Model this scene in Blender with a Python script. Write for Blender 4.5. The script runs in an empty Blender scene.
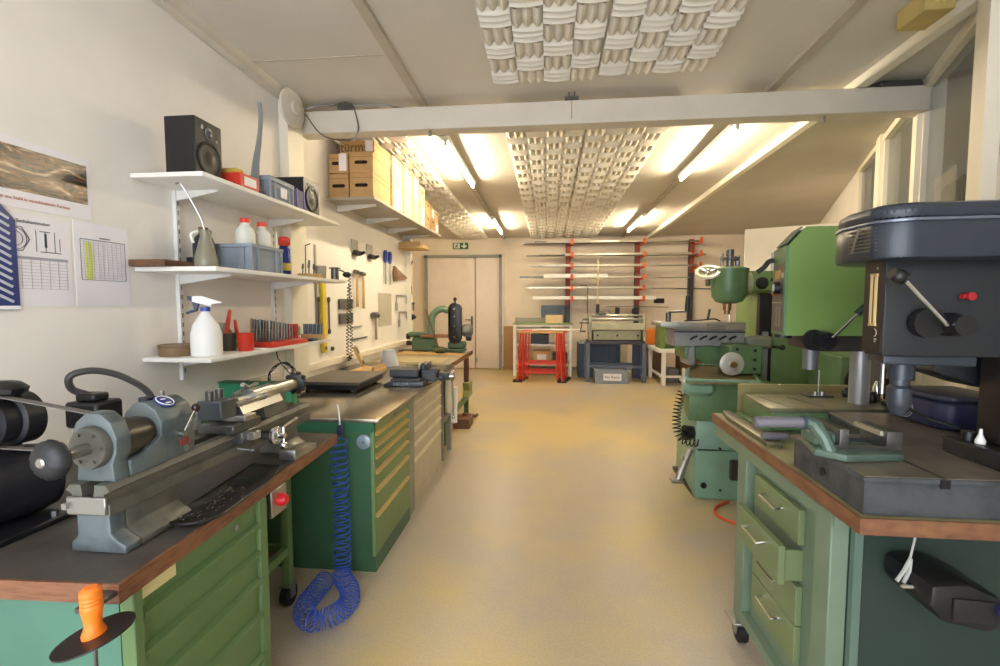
import bpy, bmesh, math, random
from mathutils import Vector, Matrix, Euler
random.seed(7)
PI = math.pi
C = bpy.context.scene.collection
SC = bpy.context.scene

# ------------------------------------------------------------------ camera
cam_d = bpy.data.cameras.new('camera'); cam = bpy.data.objects.new('camera', cam_d); C.objects.link(cam)
cam_d.sensor_width = 36; cam_d.lens = 470 / 1000 * 36; cam_d.clip_start = .02; cam_d.clip_end = 100
cam.location = (0, 0, 1.5)
cam.rotation_euler = (PI / 2 - math.atan(30 / 470), 0, math.atan(48 / 470))
SC.camera = cam

# ------------------------------------------------------------------ world: soft daylight reaching the room from the open window side
w = bpy.data.worlds.new('daylight'); SC.world = w; w.use_nodes = True
bg = w.node_tree.nodes['Background']; bg.inputs[0].default_value = (.87, .92, 1.0, 1); bg.inputs[1].default_value = 2.55

SC.view_settings.view_transform = 'Standard'; SC.view_settings.look = 'None'
SC.view_settings.gamma = 1; SC.view_settings.exposure = 1.35
try: SC.view_settings.use_curve_mapping = False
except Exception: pass
TUBE = 85.0          # strength of the fluorescent tubes

# ------------------------------------------------------------------ materials
def lin(h):
    h = h.lstrip('#'); o = []
    for i in (0, 2, 4):
        c = int(h[i:i+2], 16) / 255
        o.append(c / 12.92 if c <= .04045 else ((c + .055) / 1.055) ** 2.4)
    return (*o, 1)
MC = {}
def mat(name, hexc, rough=.5, metal=0., var=.10, scale=5., bump=0., bscale=60., hex2=None, lo=.45, hi=.7, spec=.5, stretch=None):
    if name in MC: return MC[name]
    m = bpy.data.materials.new(name); m.use_nodes = True; MC[name] = m
    nt = m.node_tree; N = nt.nodes; L = nt.links; b = N['Principled BSDF']
    b.inputs['Roughness'].default_value = rough; b.inputs['Metallic'].default_value = metal
    b.inputs['Specular IOR Level'].default_value = spec
    tc = N.new('ShaderNodeTexCoord'); src = tc.outputs['Object']
    if stretch:
        mp = N.new('ShaderNodeMapping'); mp.inputs['Scale'].default_value = stretch; L.new(src, mp.inputs[0]); src = mp.outputs[0]
    no = N.new('ShaderNodeTexNoise'); no.inputs['Scale'].default_value = scale; no.inputs['Detail'].default_value = 5
    L.new(src, no.inputs['Vector'])
    cr = N.new('ShaderNodeValToRGB'); c = lin(hexc)
    if hex2: c2 = lin(hex2)
    else: c2 = (c[0]*(1-var*1.6), c[1]*(1-var*1.6), c[2]*(1-var*1.6), 1)
    cr.color_ramp.elements[0].position = lo; cr.color_ramp.elements[0].color = c
    cr.color_ramp.elements[1].position = hi; cr.color_ramp.elements[1].color = c2
    L.new(no.outputs['Fac'], cr.inputs[0]); L.new(cr.outputs[0], b.inputs['Base Color'])
    if bump:
        n2 = N.new('ShaderNodeTexNoise'); n2.inputs['Scale'].default_value = bscale; n2.inputs['Detail'].default_value = 4
        L.new(src, n2.inputs['Vector'])
        bp = N.new('ShaderNodeBump'); bp.inputs['Strength'].default_value = bump; bp.inputs['Distance'].default_value = .01
        L.new(n2.outputs['Fac'], bp.inputs['Height']); L.new(bp.outputs[0], b.inputs['Normal'])
    return m
def glass(name, hexc, alpha=.25, rough=.05):
    if name in MC: return MC[name]
    m = bpy.data.materials.new(name); m.use_nodes = True; MC[name] = m
    nt = m.node_tree; N = nt.nodes; L = nt.links; b = N['Principled BSDF']
    b.inputs['Base Color'].default_value = lin(hexc); b.inputs['Roughness'].default_value = rough
    tr = N.new('ShaderNodeBsdfTransparent'); mx = N.new('ShaderNodeMixShader'); mx.inputs[0].default_value = alpha
    L.new(tr.outputs[0], mx.inputs[1]); L.new(b.outputs[0], mx.inputs[2]); L.new(mx.outputs[0], N['Material Output'].inputs[0])
    return m
def emit(name, col, s):
    m = bpy.data.materials.new(name); m.use_nodes = True; N = m.node_tree.nodes
    b = N['Principled BSDF']; b.inputs['Base Color'].default_value = (.9, .9, .9, 1)
    b.inputs['Emission Color'].default_value = (*col, 1); b.inputs['Emission Strength'].default_value = s
    return m

WALL = mat('wall_paint', 'EDE8E0', .7, var=.04, scale=2, bump=.05, bscale=30)
WALLF = mat('far_wall_paint', 'E6D9C6', .7, var=.05, scale=2)
CEIL = mat('ceiling_board', 'CFC9BE', .8, var=.06, scale=1.2)
TRIM = mat('cream_trim', 'E9E2D0', .5, var=.03)
BEAM = mat('beam_paint', 'D2CABC', .55, var=.04)
FOAM = mat('acoustic_foam', 'E2DCCF', .9, var=.05)
DOOR = mat('door_paint', 'E3D6CB', .45, var=.03)
DFRAME = mat('door_frame_grey', '8E908C', .5)
SHELF = mat('shelf_white', 'E4E0D8', .45, var=.05)
SHELFG = mat('shelf_grey', 'A59C8E', .6, var=.06)
RAIL = mat('rail_white', 'DCDAD4', .45)
BLACK = mat('black_plastic', '151517', .4, var=.2)
BLACKM = mat('black_iron', '26262A', .38, .3, var=.3, scale=9, bump=.1)
RUBBER = mat('rubber_black', '141414', .7)
RED = mat('red_plastic', 'D23A26', .4)
REDP = mat('red_paint', 'D3402F', .45, var=.1)
ORANGE = mat('orange_paint', 'D9602A', .5)
ORANGEH = mat('orange_handle', 'F07A20', .4)
CRATE = mat('crate_grey', '8D97A3', .5, var=.08)
CRATEB = mat('crate_blue', '3F5068', .5, var=.1)
KRAFT = mat('kraft_cardboard', 'BE9866', .8, var=.08, scale=12)
KRAFTP = mat('pale_cardboard', 'D9C194', .8, var=.06, scale=12)
PAPER = mat('paper', 'ECE8EC', .5, var=.02)
INK = mat('ink_grey', '50505A', .8); INKL = mat('ink_light', 'A6A6B0', .8)
HILITE = mat('highlighter', 'D5E04A', .7); REDINK = mat('ink_red', 'B8604E', .8)
WHITEP = mat('white_plastic', 'E9E8E4', .4, var=.03)
MILKY = mat('milky_plastic', 'DAD8CC', .35, var=.03)
BLUE = mat('blue_plastic', '2B3F9B', .4)
NAVY = mat('navy_plastic', '262B4E', .45)
HOSE = mat('hose_blue', '2F55B8', .3, var=.05)
YELLOW = mat('yellow_paint', 'E3C63C', .45)
WOOD = mat('wood_pale', 'C9A46B', .6, var=.15, scale=4, stretch=(1, 8, 1))
WOODD = mat('wood_dark', '6B4A2E', .6, var=.25, scale=4, stretch=(8, 1, 8))
EDGE = mat('worktop_edge_wood', '7C5238', .5, var=.3, scale=6, hex2='5E3420', stretch=(3, 3, 20))
EDGER = mat('worktop_edge_worn', '80593A', .5, scale=5, hex2='62392B', lo=.35, hi=.75, stretch=(4, 2, 8))
STEEL = mat('steel', 'A9A8A4', .28, .9, var=.1, scale=10)
STEELD = mat('steel_dark', '6E6E6C', .35, .8, var=.2, scale=12)
CHROME = mat('chrome', 'D8D8D8', .12, 1., var=.03)
BRIGHT = mat('aluminium_bright', 'C9C2B2', .35, .7, var=.08)
STAIN = mat('worktop_steel', 'A29A8B', .22, .75, var=.18, scale=3)
GREEN = mat('cabinet_green', '4E7353', .45, var=.1, scale=3)
GREEND = mat('cabinet_green_side', '3E6448', .45, var=.12, scale=3)
GREENRIM = mat('cabinet_green_rim', '2E6648', .45)
GDRAW = mat('drawer_green', '738A58', .5, var=.08, scale=3)
PLYG = mat('drawer_grip', 'C2A566', .5)
BDRAW = mat('bench_drawer_green', '5B7548', .5, var=.1, scale=3)
BSIDE = mat('bench_side_teal', '4A7563', .5, var=.1, scale=3)
GREYC = mat('cabinet_grey_beige', 'B9AE98', .5, var=.06)
GREYD = mat('cabinet_grey_post', '8C8A80', .5)
MGREEN = mat('machine_green', '5C7B52', .4, var=.18, scale=6)
MGREENB = mat('machine_green_bright', '6F8A4A', .42, var=.06, scale=3)
MTEAL = mat('machine_teal', '7DA088', .4, var=.1, scale=4)
SAGE = mat('bench_frame_sage', '71846E', .45, var=.08, scale=4)
SAGED = mat('bench_drawer_sage', '76845C', .45, var=.08, scale=4)
SAGEP = mat('bench_panel_green', '283A32', .5, var=.1, scale=3)
GGREY = mat('lathe_blue_grey', '5F696B', .38, .15, var=.22, scale=12, hex2='444D50')
GGREYW = mat('lathe_grey', '66655C', .4, .3, var=.2, scale=14)
CAST = mat('cast_iron', '83796C', .33, .35, var=.25, scale=8, hex2='645B52', bump=.03)
CASTS = mat('cast_iron_side', '4A4D50', .55, .2, var=.3, scale=14, bump=.25, bscale=40)
DBLUE = mat('drill_blue_grey', '2B323B', .3, .1, var=.15, scale=6)
DBODY = mat('drill_body_dark', '1D2024', .4, .1, var=.15, scale=5)
BENCHTOP = mat('bench_top_dark', '4A4540', .5, var=.3, scale=7, hex2='332E2B', bump=.08)
BENCHTOPG = mat('bench_top_olive', '8E8A60', .5, var=.2, scale=6, hex2='6B6648')
TRAYM = mat('tray_brass', 'A08C62', .3, .6, var=.2, scale=4)
ORED = mat('red_cable', 'D8542E', .5)
SLATE = mat('vise_grey', '484B50', .4, .3, var=.15, scale=12)
TEAL = mat('crate_green', '2F8A5E', .45)

# ------------------------------------------------------------------ mesh builder (authored in world coordinates)
class MB:
    def __init__(s): s.b = bmesh.new(); s.mi = 0
    def _fin(s, vs, M=None, smooth=False):
        if M is not None: bmesh.ops.transform(s.b, matrix=M, verts=vs)
        fs = set(f for v in vs for f in v.link_faces)
        for f in fs: f.material_index = s.mi
        return s
    def box(s, x0, x1, y0, y1, z0, z1, bev=0., seg=1, rot=None):
        r = bmesh.ops.create_cube(s.b, size=1.); vs = r['verts']
        c = Vector(((x0+x1)/2, (y0+y1)/2, (z0+z1)/2))
        bmesh.ops.transform(s.b, matrix=Matrix.Diagonal((abs(x1-x0), abs(y1-y0), abs(z1-z0), 1)), verts=vs)
        if bev > 0:
            es = list({e for v in vs for e in v.link_edges})
            n0 = set(s.b.verts) - set(vs)
            rr = bmesh.ops.bevel(s.b, geom=es, offset=bev, segments=seg, affect='EDGES', profile=.5)
            vs = [v for v in s.b.verts if v not in n0]
        M = Matrix.Translation(c)
        if rot is not None: M = M @ Euler(rot).to_matrix().to_4x4()
        return s._fin(vs, M)
    def cyl(s, p0, p1, r0, r1=None, n=16, cap=True):
        p0 = Vector(p0); p1 = Vector(p1); r1 = r0 if r1 is None else r1
        d = p1 - p0; L = d.length
        r = bmesh.ops.create_cone(s.b, cap_ends=cap, segments=n, radius1=max(r0, 1e-5), radius2=max(r1, 1e-5), depth=L)
        M = Matrix.Translation((p0+p1)/2) @ d.to_track_quat('Z', 'Y').to_matrix().to_4x4()
        return s._fin(r['verts'], M)
    def lathe(s, prof, loc=(0, 0, 0), axis=(0, 0, 1), n=20, sx=1., sy=1.):
        q = Vector(axis).to_track_quat('Z', 'Y').to_matrix(); loc = Vector(loc); rings = []
        for r, z in prof:
            rings.append([s.b.verts.new(loc + q @ Vector((max(r, 1e-5)*sx*math.cos(2*PI*i/n), max(r, 1e-5)*sy*math.sin(2*PI*i/n), z))) for i in range(n)])
        vs = [v for a in rings for v in a]
        for a, b in zip(rings, rings[1:]):
            for i in range(n): s.b.faces.new((a[i], a[(i+1) % n], b[(i+1) % n], b[i]))
        s.b.faces.new(list(reversed(rings[0]))); s.b.faces.new(rings[-1])
        return s._fin(vs)
    def sph(s, c, r, sc=(1, 1, 1), u=16, v=10):
        q = bmesh.ops.create_uvsphere(s.b, u_segments=u, v_segments=v, radius=r)
        return s._fin(q['verts'], Matrix.Translation(c) @ Matrix.Diagonal((*sc, 1)))
    def tube(s, pts, r, n=8, closed=False):
        pts = [Vector(p) for p in pts]; N = len(pts); rr = r if isinstance(r, (list, tuple)) else [r]*N
        rings = []; up = None
        for i, p in enumerate(pts):
            if closed: d = pts[(i+1) % N] - pts[i-1]
            else: d = pts[min(i+1, N-1)] - pts[max(i-1, 0)]
            d.normalize()
            if up is None: up = d.orthogonal().normalized()
            up = (up - d*up.dot(d))
            up = up.normalized() if up.length > 1e-6 else d.orthogonal().normalized()
            bn = d.cross(up)
            rings.append([s.b.verts.new(p + (up*math.cos(2*PI*k/n) + bn*math.sin(2*PI*k/n))*rr[i]) for k in range(n)])
        vs = [v for a in rings for v in a]
        prs = list(zip(rings, rings[1:])) + ([(rings[-1], rings[0])] if closed else [])
        for a, b in prs:
            for k in range(n): s.b.faces.new((a[k], a[(k+1) % n], b[(k+1) % n], b[k]))
        if not closed: s.b.faces.new(list(reversed(rings[0]))); s.b.faces.new(rings[-1])
        return s._fin(vs)
    def prism(s, pts, a, b, ax='z', bev=0.):
        """outline pts extruded from a to b along ax; the outline is (x,y) for z, (y,z) for x, (x,z) for y"""
        def P(p, t): return Vector({'z': (p[0], p[1], t), 'x': (t, p[0], p[1]), 'y': (p[0], t, p[1])}[ax])
        A = [s.b.verts.new(P(p, a)) for p in pts]; B = [s.b.verts.new(P(p, b)) for p in pts]; n = len(pts)
        fs = [s.b.faces.new(A), s.b.faces.new(B)]
        for i in range(n): fs.append(s.b.faces.new((A[i], A[(i+1) % n], B[(i+1) % n], B[i])))
        bmesh.ops.recalc_face_normals(s.b, faces=fs)
        vs = A + B
        if bev:
            n0 = set(s.b.verts) - set(vs)
            bmesh.ops.bevel(s.b, geom=list({e for v in vs for e in v.link_edges}), offset=bev, segments=2, affect='EDGES', profile=.5)
            vs = [v for v in s.b.verts if v not in n0]
        return s._fin(vs)
    def tris(s, verts, faces):
        V = [s.b.verts.new(v) for v in verts]
        for f in faces: s.b.faces.new([V[i] for i in f])
        return s._fin(V)
    def build(s, name, m, parent=None, sharp=.62, local=False):
        ms = m if isinstance(m, (list, tuple)) else [m]
        if CAM_SCALE: bmesh.ops.transform(s.b, matrix=CAM_SCALE[0], verts=s.b.verts[:])
        bmesh.ops.recalc_face_normals(s.b, faces=s.b.faces[:])
        for f in s.b.faces: f.smooth = True
        for e in s.b.edges:
            if len(e.link_faces) == 2: e.smooth = e.calc_face_angle(0) < sharp
        me = bpy.data.meshes.new(name)
        if parent is not None:
            if not local:
                o = ROOT[parent.name]; bmesh.ops.translate(s.b, vec=-Vector(o), verts=s.b.verts[:])
        else:
            xs = [v.co for v in s.b.verts]
            lo = [min(v[i] for v in xs) for i in range(3)]; hi = [max(v[i] for v in xs) for i in range(3)]
            c = Vector(((lo[0]+hi[0])/2, (lo[1]+hi[1])/2, lo[2]))
            bmesh.ops.translate(s.b, vec=-c, verts=s.b.verts[:])
        s.b.to_mesh(me); s.b.free()
        for x in ms: me.materials.append(x)
        ob = bpy.data.objects.new(name, me); C.objects.link(ob)
        if parent is not None:
            ob.parent = parent; ROOT[ob.name] = ROOT[parent.name]
        else: ob.location = c; ROOT[ob.name] = tuple(c)
        return ob
ROOT = {}
CAM_SCALE = []      # optional matrix for one block: uniform scale about the camera
def tag(o, label, cat, group=None):
    o['label'] = label; o['category'] = cat
    if group: o['group'] = group
    return o
def T(name, label, cat, loc, group=None):
    if CAM_SCALE: loc = CAM_SCALE[0] @ Vector(loc)
    o = bpy.data.objects.new(name, None); C.objects.link(o); o.location = loc; o.empty_display_size = .05
    ROOT[o.name] = tuple(loc); return tag(o, label, cat, group)
def S(name, mb, m):
    o = mb.build(name, m); o['kind'] = 'structure'; return o
def one(name, mb, m, label, cat, group=None): return tag(mb.build(name, m), label, cat, group)
def dup(root, loc, label, group=None, rz=None):
    r = root.copy(); C.objects.link(r); r.location = loc; r['label'] = label
    if group: r['group'] = group
    if rz is not None: r.rotation_euler = (0, 0, rz)
    ROOT[r.name] = tuple(loc)
    for ch in list(root.children):
        c = ch.copy(); C.objects.link(c); c.parent = r
        for g in list(ch.children):
            d = g.copy(); C.objects.link(d); d.parent = c
    return r
def B(*a, **k): return MB().box(*a, **k)
def text_mb(txt, size, loc, ex, ey, depth=.001, align='CENTER'):
    """flat lettering; ex = reading direction, ey = up direction of the letters"""
    cu = bpy.data.curves.new('lettering', 'FONT'); cu.body = txt; cu.size = size; cu.extrude = depth; cu.align_x = align; cu.align_y = 'CENTER'
    ob = bpy.data.objects.new('lettering', cu); C.objects.link(ob)
    dg = bpy.context.evaluated_depsgraph_get(); me = bpy.data.meshes.new_from_object(ob.evaluated_get(dg))
    bpy.data.objects.remove(ob)
    mb = MB(); mb.b.from_mesh(me); ex = Vector(ex).normalized(); ey = Vector(ey).normalized(); ez = ex.cross(ey)
    M = Matrix((ex, ey, ez)).transposed().to_4x4(); M.translation = Vector(loc)
    bmesh.ops.transform(mb.b, matrix=M, verts=mb.b.verts[:]); bpy.data.meshes.remove(me)
    return mb
def bez(p0, p1, p2, p3, n=16):
    p0, p1, p2, p3 = map(Vector, (p0, p1, p2, p3)); return [p0*(1-t)**3 + p1*3*t*(1-t)**2 + p2*3*t*t*(1-t) + p3*t**3 for t in [i/n for i in range(n+1)]]
def spline(pts, n=8):
    P = [Vector(p) for p in pts]; P = [P[0]*2-P[1]] + P + [P[-1]*2-P[-2]]; out = []
    for i in range(1, len(P)-2):
        for k in range(n):
            t = k/n; a, b, c, d = P[i-1:i+3]
            out.append(.5*((2*b) + (c-a)*t + (2*a-5*b+4*c-d)*t*t + (3*b-a-3*c+d)*t**3))
    out.append(P[-2]); return out
def helix(path, R, turns, n=14):
    P = [Vector(p) for p in path]; seg = [0]
    for a, b in zip(P, P[1:]): seg.append(seg[-1] + (b-a).length)
    tot = seg[-1]; out = []; up = None; N = turns*n
    for i in range(N+1):
        s = tot*i/N; k = 0
        while k < len(P)-2 and seg[k+1] < s: k += 1
        t = (s-seg[k])/max(1e-6, seg[k+1]-seg[k]); p = P[k].lerp(P[k+1], t); d = (P[k+1]-P[k]).normalized()
        if up is None: up = d.orthogonal().normalized()
        up = (up - d*up.dot(d)).normalized(); bn = d.cross(up); a = 2*PI*i/n
        out.append(p + (up*math.cos(a) + bn*math.sin(a))*R)
    return out
def cz(y): return 3.125 - .0155*y

#================================================================== SETTING
# floor with worn yellowish patches
def floor_mat():
    m = bpy.data.materials.new('floor_vinyl'); m.use_nodes = True; nt = m.node_tree; N = nt.nodes; L = nt.links; b = N['Principled BSDF']
    tc = N.new('ShaderNodeTexCoord'); n1 = N.new('ShaderNodeTexNoise'); n1.inputs['Scale'].default_value = .55; n1.inputs['Detail'].default_value = 6; n1.inputs['Roughness'].default_value = .6
    L.new(tc.outputs['Object'], n1.inputs['Vector'])
    r1 = N.new('ShaderNodeValToRGB'); e = r1.color_ramp.elements
    e[0].position = .44; e[0].color = lin('B3A795'); e[1].position = .58; e[1].color = lin('C6B27E')
    L.new(n1.outputs['Fac'], r1.inputs[0])
    n2 = N.new('ShaderNodeTexNoise'); n2.inputs['Scale'].default_value = 90; n2.inputs['Detail'].default_value = 3; L.new(tc.outputs['Object'], n2.inputs['Vector'])
    r2 = N.new('ShaderNodeValToRGB'); r2.color_ramp.elements[0].position = .35; r2.color_ramp.elements[0].color = (.90, .90, .90, 1); r2.color_ramp.elements[1].position = .6; r2.color_ramp.elements[1].color = (1, 1, 1, 1)
    L.new(n2.outputs['Fac'], r2.inputs[0])
    mx = N.new('ShaderNodeMixRGB'); mx.blend_type = 'MULTIPLY'; mx.inputs[0].default_value = 1; L.new(r1.outputs[0], mx.inputs[1]); L.new(r2.outputs[0], mx.inputs[2])
    L.new(mx.outputs[0], b.inputs['Base Color'])
    rr = N.new('ShaderNodeMapRange'); rr.inputs[3].default_value = .28; rr.inputs[4].default_value = .45; L.new(n1.outputs['Fac'], rr.inputs[0]); L.new(rr.outputs[0], b.inputs['Roughness'])
    b.inputs['Specular IOR Level'].default_value = .4
    return m
S('floor', B(-3.4, 7, -1.5, 10.75, -.1, 0), floor_mat())
m = MB(); ang = math.atan(.0155); m.tris([(-3.4, -1.5, cz(-1.5)), (7, -1.5, cz(-1.5)), (7, 10.75, cz(10.75)), (-3.4, 10.75, cz(10.75)), (-3.4, -1.5, cz(-1.5)+.1), (7, -1.5, cz(-1.5)+.1), (7, 10.75, cz(10.75)+.1), (-3.4, 10.75, cz(10.75)+.1)],
     [(0, 1, 2, 3), (7, 6, 5, 4), (0, 4, 5, 1), (1, 5, 6, 2), (2, 6, 7, 3), (3, 7, 4, 0)])
S('ceiling', m, CEIL)
S('wall_left', B(-2.12, -2.0, -1.5, 6.62, 0, 3.2), WALL)
S('wall_left_niche', MB().box(-3.1, -2.12, 6.5, 6.62, 0, 3.2).box(-3.2, -3.1, 6.5, 10.6, 0, 3.2), WALLF)
# far wall with the door opening
m = MB(); m.box(-3.3, -2.78, 10.6, 10.72, 0, 3.05).box(-1.08, 5.8, 10.6, 10.72, 0, 3.05).box(-2.78, -1.08, 10.6, 10.72, 2.56, 3.05)
m.box(-3.0, -.9, 10.72, 10.80, 0, 3.05); S('wall_far', m, WALLF)  # unseen slab added behind the doors, stops outside light leaking through their gap
S('baseboard_far', B(-1.02, 5.6, 10.585, 10.6, 0, .07), mat('baseboard_grey', '8A8378', .6))
# angled glazed wall on the right: origin A, direction u
A0 = Vector((1.75, 1.68, 0)); u = Vector((.387, .922, 0)); nrm = Vector((-.922, .387, 0))
def RW(t, n, z): p = A0 + u*t + nrm*n; return (p.x, p.y, z)
def rwbox(mb, t0, t1, n0, n1, z0, z1, z1b=None):
    z1b = z1 if z1b is None else z1b
    v = [RW(t0, n0, z0), RW(t1, n0, z0), RW(t1, n1, z0), RW(t0, n1, z0), RW(t0, n0, z1), RW(t1, n0, z1b), RW(t1, n1, z1b), RW(t0, n1, z1)]
    return mb.tris(v, [(3, 2, 1, 0), (4, 5, 6, 7), (0, 1, 5, 4), (1, 2, 6, 5), (2, 3, 7, 6), (3, 0, 4, 7)])
m = MB(); rwbox(m, -3.3, 9.9, -.14, -.02, 0, 1.15); rwbox(m, -3.3, 9.9, -.14, -.02, 3.04, 3.2); rwbox(m, 4.59, 9.9, -.14, -.02, 1.15, 3.05)
rwbox(m, -3.3, 1.0, -.14, -.02, 1.15, 3.05)
S('wall_right', m, WALL)
m = MB(); rwbox(m, .90, 1.07, -.02, .04, 0, 3.09); S('trim_1', m, TRIM)            # cream pillar beside the glazing
for i, (t0, t1) in enumerate(((1.07, 2.17), (2.28, 3.34), (3.52, 4.59))):
    m = MB(); zt = 3.05
    rwbox(m, t0, t1, -.08, -.01, 2.985, 3.04); rwbox(m, t0, t1, -.08, .0, 1.15, 1.2); rwbox(m, t0, t0+.03, -.08, -.02, 1.2, 2.985); rwbox(m, t1-.03, t1, -.08, -.02, 1.2, 2.985)
    wn = S('window_%d' % (i+1), m, TRIM)
    g = MB(); rwbox(g, t0+.03, t1-.03, -.056, -.050, 1.2, 2.985)
    pn = g.build('pane', glass('window_glass', '8E9088', .30, .08), wn)
for i, t in enumerate((2.17, 3.34)):
    m = MB(); rwbox(m, t, t+(.11 if i == 0 else .18), -.14, .01, 1.15, 3.06); S('trim_%d' % (i+2), m, TRIM)
# cladding of the building outside the glazing
m = MB(); rwbox(m, -4, 11, -1.3, -1.2, 0, 4.5)
for k in range(48): rwbox(m, -3+.28*k, -2.85+.28*k, -1.2, -1.15, 0, 4.5)
S('wall_outside', m, mat('outside_cladding', '7E7A6C', .8))
m = MB(); rwbox(m, -4, 11, -1.3, -.1, -.1, -.0); S('ground_outside', m, mat('outside_ground', '77736A', .9))
# ceiling battens
def batten(name, x, y0, y1, wd, h, mt=TRIM):
    m = MB(); a, b = cz(y0), cz(y1)
    m.tris([(x-wd/2, y0, a-h), (x+wd/2, y0, a-h), (x+wd/2, y1, b-h), (x-wd/2, y1, b-h), (x-wd/2, y0, a), (x+wd/2, y0, a), (x+wd/2, y1, b), (x-wd/2, y1, b)],
           [(0, 1, 2, 3), (7, 6, 5, 4), (0, 4, 5, 1), (1, 5, 6, 2), (2, 6, 7, 3), (3, 7, 4, 0)])
    return S(name, m, mt)
STRIP = mat('strip_grey', 'B5AC9C', .5)
batten('trim_4', -.99, -1, 10.6, .06, .03, STRIP); batten('trim_5', 1.6, -1, 10.6, .06, .03, STRIP)
batten('trim_6', 2.17, -1, 10.6, .07, .065, TRIM)
batten('trim_7', -1.965, -1.4, 3.55, .06, .07, BEAM); batten('trim_8', -1.985, 3.8, 6.6, .03, .07, BEAM)
for i, y in enumerate((3.0, 5.9)):
    S('trim_%d' % (9+i), B(-2, -1.0, y, y+.012, cz(y)-.004, cz(y)+.01), STRIP)
# cross beam and the pillar carrying it
S('beam', B(-1.97, 2.62, 3.62, 3.76, 2.83, 3.0, bev=.004), BEAM)
S('trim_11', MB().box(-2.0, -1.93, 3.40, 3.62, 0.0, 3.07), TRIM)
S('trim_12', B(-2.0, -1.93, 6.50, 6.60, .9, 2.4), TRIM)

# foam: basket-weave ridged panels under the ceiling
def foam(x0, x1, y0, y1, label, group='ridged acoustic foam panels on the ceiling'):
    m = MB(); c = .165; nx = max(1, round((x1-x0)/c)); ny = max(1, round((y1-y0)/c)); cx = (x1-x0)/nx; cy = (y1-y0)/ny; R = 8
    # height field: three ridges per cell, direction alternating
    def h(i, j, a, b):
        f = a if (i+j) % 2 else b
        r = abs(math.sin(3*PI*f)); e = min(1, min(a, 1-a, b, 1-b)*6)
        return .012 + .030*r*(.35+.65*e)
    for i in range(nx):
        for j in range(ny):
            par = (i+j) % 2; n1, n2 = (18, 4) if par else (4, 18)
            if y0 > 7: n1, n2 = (12, 2) if par else (2, 12)
            V = {}
            for p in range(n1+1):
                for q in range(n2+1):
                    a, b = p/n1, q/n2
                    f = a if par else b
                    hh = .012 + .032*abs(math.sin(3*PI*f)) if (0 < f < 1) else .01
                    # slight doming across so the cells read apart
                    g = b if par else a
                    hh -= .010*(abs(2*g-1)**2)
                    x = x0+cx*(i+a); y = y0+cy*(j+b)
                    V[p, q] = m.b.verts.new((x, y, cz(y)-.004-max(hh, .004)))
            for p in range(n1):
                for q in range(n2): m.b.faces.new((V[p, q], V[p+1, q], V[p+1, q+1], V[p, q+1]))
    m.tris([(x0, y0, cz(y0)-.012), (x1, y0, cz(y0)-.012), (x1, y1, cz(y1)-.012), (x0, y1, cz(y1)-.012), (x0, y0, cz(y0)-.001), (x1, y0, cz(y0)-.001), (x1, y1, cz(y1)-.001), (x0, y1, cz(y1)-.001)],
           [(0, 1, 2, 3), (7, 6, 5, 4), (0, 4, 5, 1), (1, 5, 6, 2), (2, 6, 7, 3), (3, 7, 4, 0)])
    return one('acoustic_panel', m, FOAM, label, 'acoustic panel', group)
foam(-.39, .315, 1.6, 3.40, 'white ridged foam panel on the ceiling nearest the camera, left of the seam')
foam(.33, 1.03, 1.6, 3.35, 'white ridged foam panel on the ceiling nearest the camera, right of the seam')
foam(-.39, .315, 3.8, 7.2, 'white ridged foam panel just beyond the cross beam, left of the seam')
foam(.33, 1.03, 3.8, 7.2, 'white ridged foam panel just beyond the cross beam, right of the seam')
foam(-.39, .315, 7.22, 10.5, 'white ridged foam panel at the far end of the ceiling, left of the seam')
foam(.33, 1.03, 7.22, 10.5, 'white ridged foam panel at the far end of the ceiling, right of the seam')
foam(-1.96, -1.33, 3.8, 7.2, 'ridged foam panel above the cardboard boxes beside the left wall')
foam(-1.96, -1.33, 7.22, 10.5, 'ridged foam panel on the ceiling above the double door')

# double door
fr = MB().box(-2.80, -2.74, 10.52, 10.62, 0, 2.58).box(-1.10, -1.04, 10.52, 10.62, 0, 2.58).box(-2.8, -1.04, 10.52, 10.62, 2.52, 2.58)
fr = S('trim_13', fr, DFRAME)
d = S('door_1', B(-2.74, -1.650, 10.57, 10.61, .01, 2.52, bev=.003), DOOR)
h = MB().box(-1.745, -1.70, 10.56, 10.572, .93, 1.20, bev=.003); h.cyl((-1.722, 10.56, 1.12), (-1.722, 10.51, 1.12), .010); h.cyl((-1.722, 10.51, 1.12), (-1.86, 10.51, 1.12), .012)
h.build('door_handle', STEELD, d)
d2 = S('door_2', B(-1.632, -1.10, 10.57, 10.61, .01, 2.52, bev=.003), DOOR)
MB().cyl((-1.61, 10.56, .15), (-1.61, 10.56, .25), .01).build('hinge', STEELD, d2)

# white partition behind the machines
m = MB()
a = Vector((2.98, 7.6, 0)); b = Vector((4.15, 7.05, 0)); dd = (b-a).normalized(); nn = Vector((dd.y, -dd.x, 0))*.05
m.tris([tuple(p + Vector((0, 0, z))) for z in (0, 2.62) for p in (a, b, b-nn, a-nn)], [(3, 2, 1, 0), (4, 5, 6, 7), (0, 1, 5, 4), (1, 2, 6, 5), (2, 3, 7, 6), (3, 0, 4, 7)])
part_wall = S('wall_partition', m, mat('partition_white', 'E4DFD6', .6, var=.02))
g = MB(); p0 = a+dd*.36+nn*.1; p1 = a+dd*.72+nn*.1
g.tris([tuple(p + Vector((0, 0, z))) for z in (1.55, 2.25) for p in (p0, p1, p1-nn*.1, p0-nn*.1)], [(3, 2, 1, 0), (4, 5, 6, 7), (0, 1, 5, 4), (1, 2, 6, 5), (2, 3, 7, 6), (3, 0, 4, 7)])
g.build('glass_panel', glass('partition_glass', '9FA6A2', .8, .1), part_wall)

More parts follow.
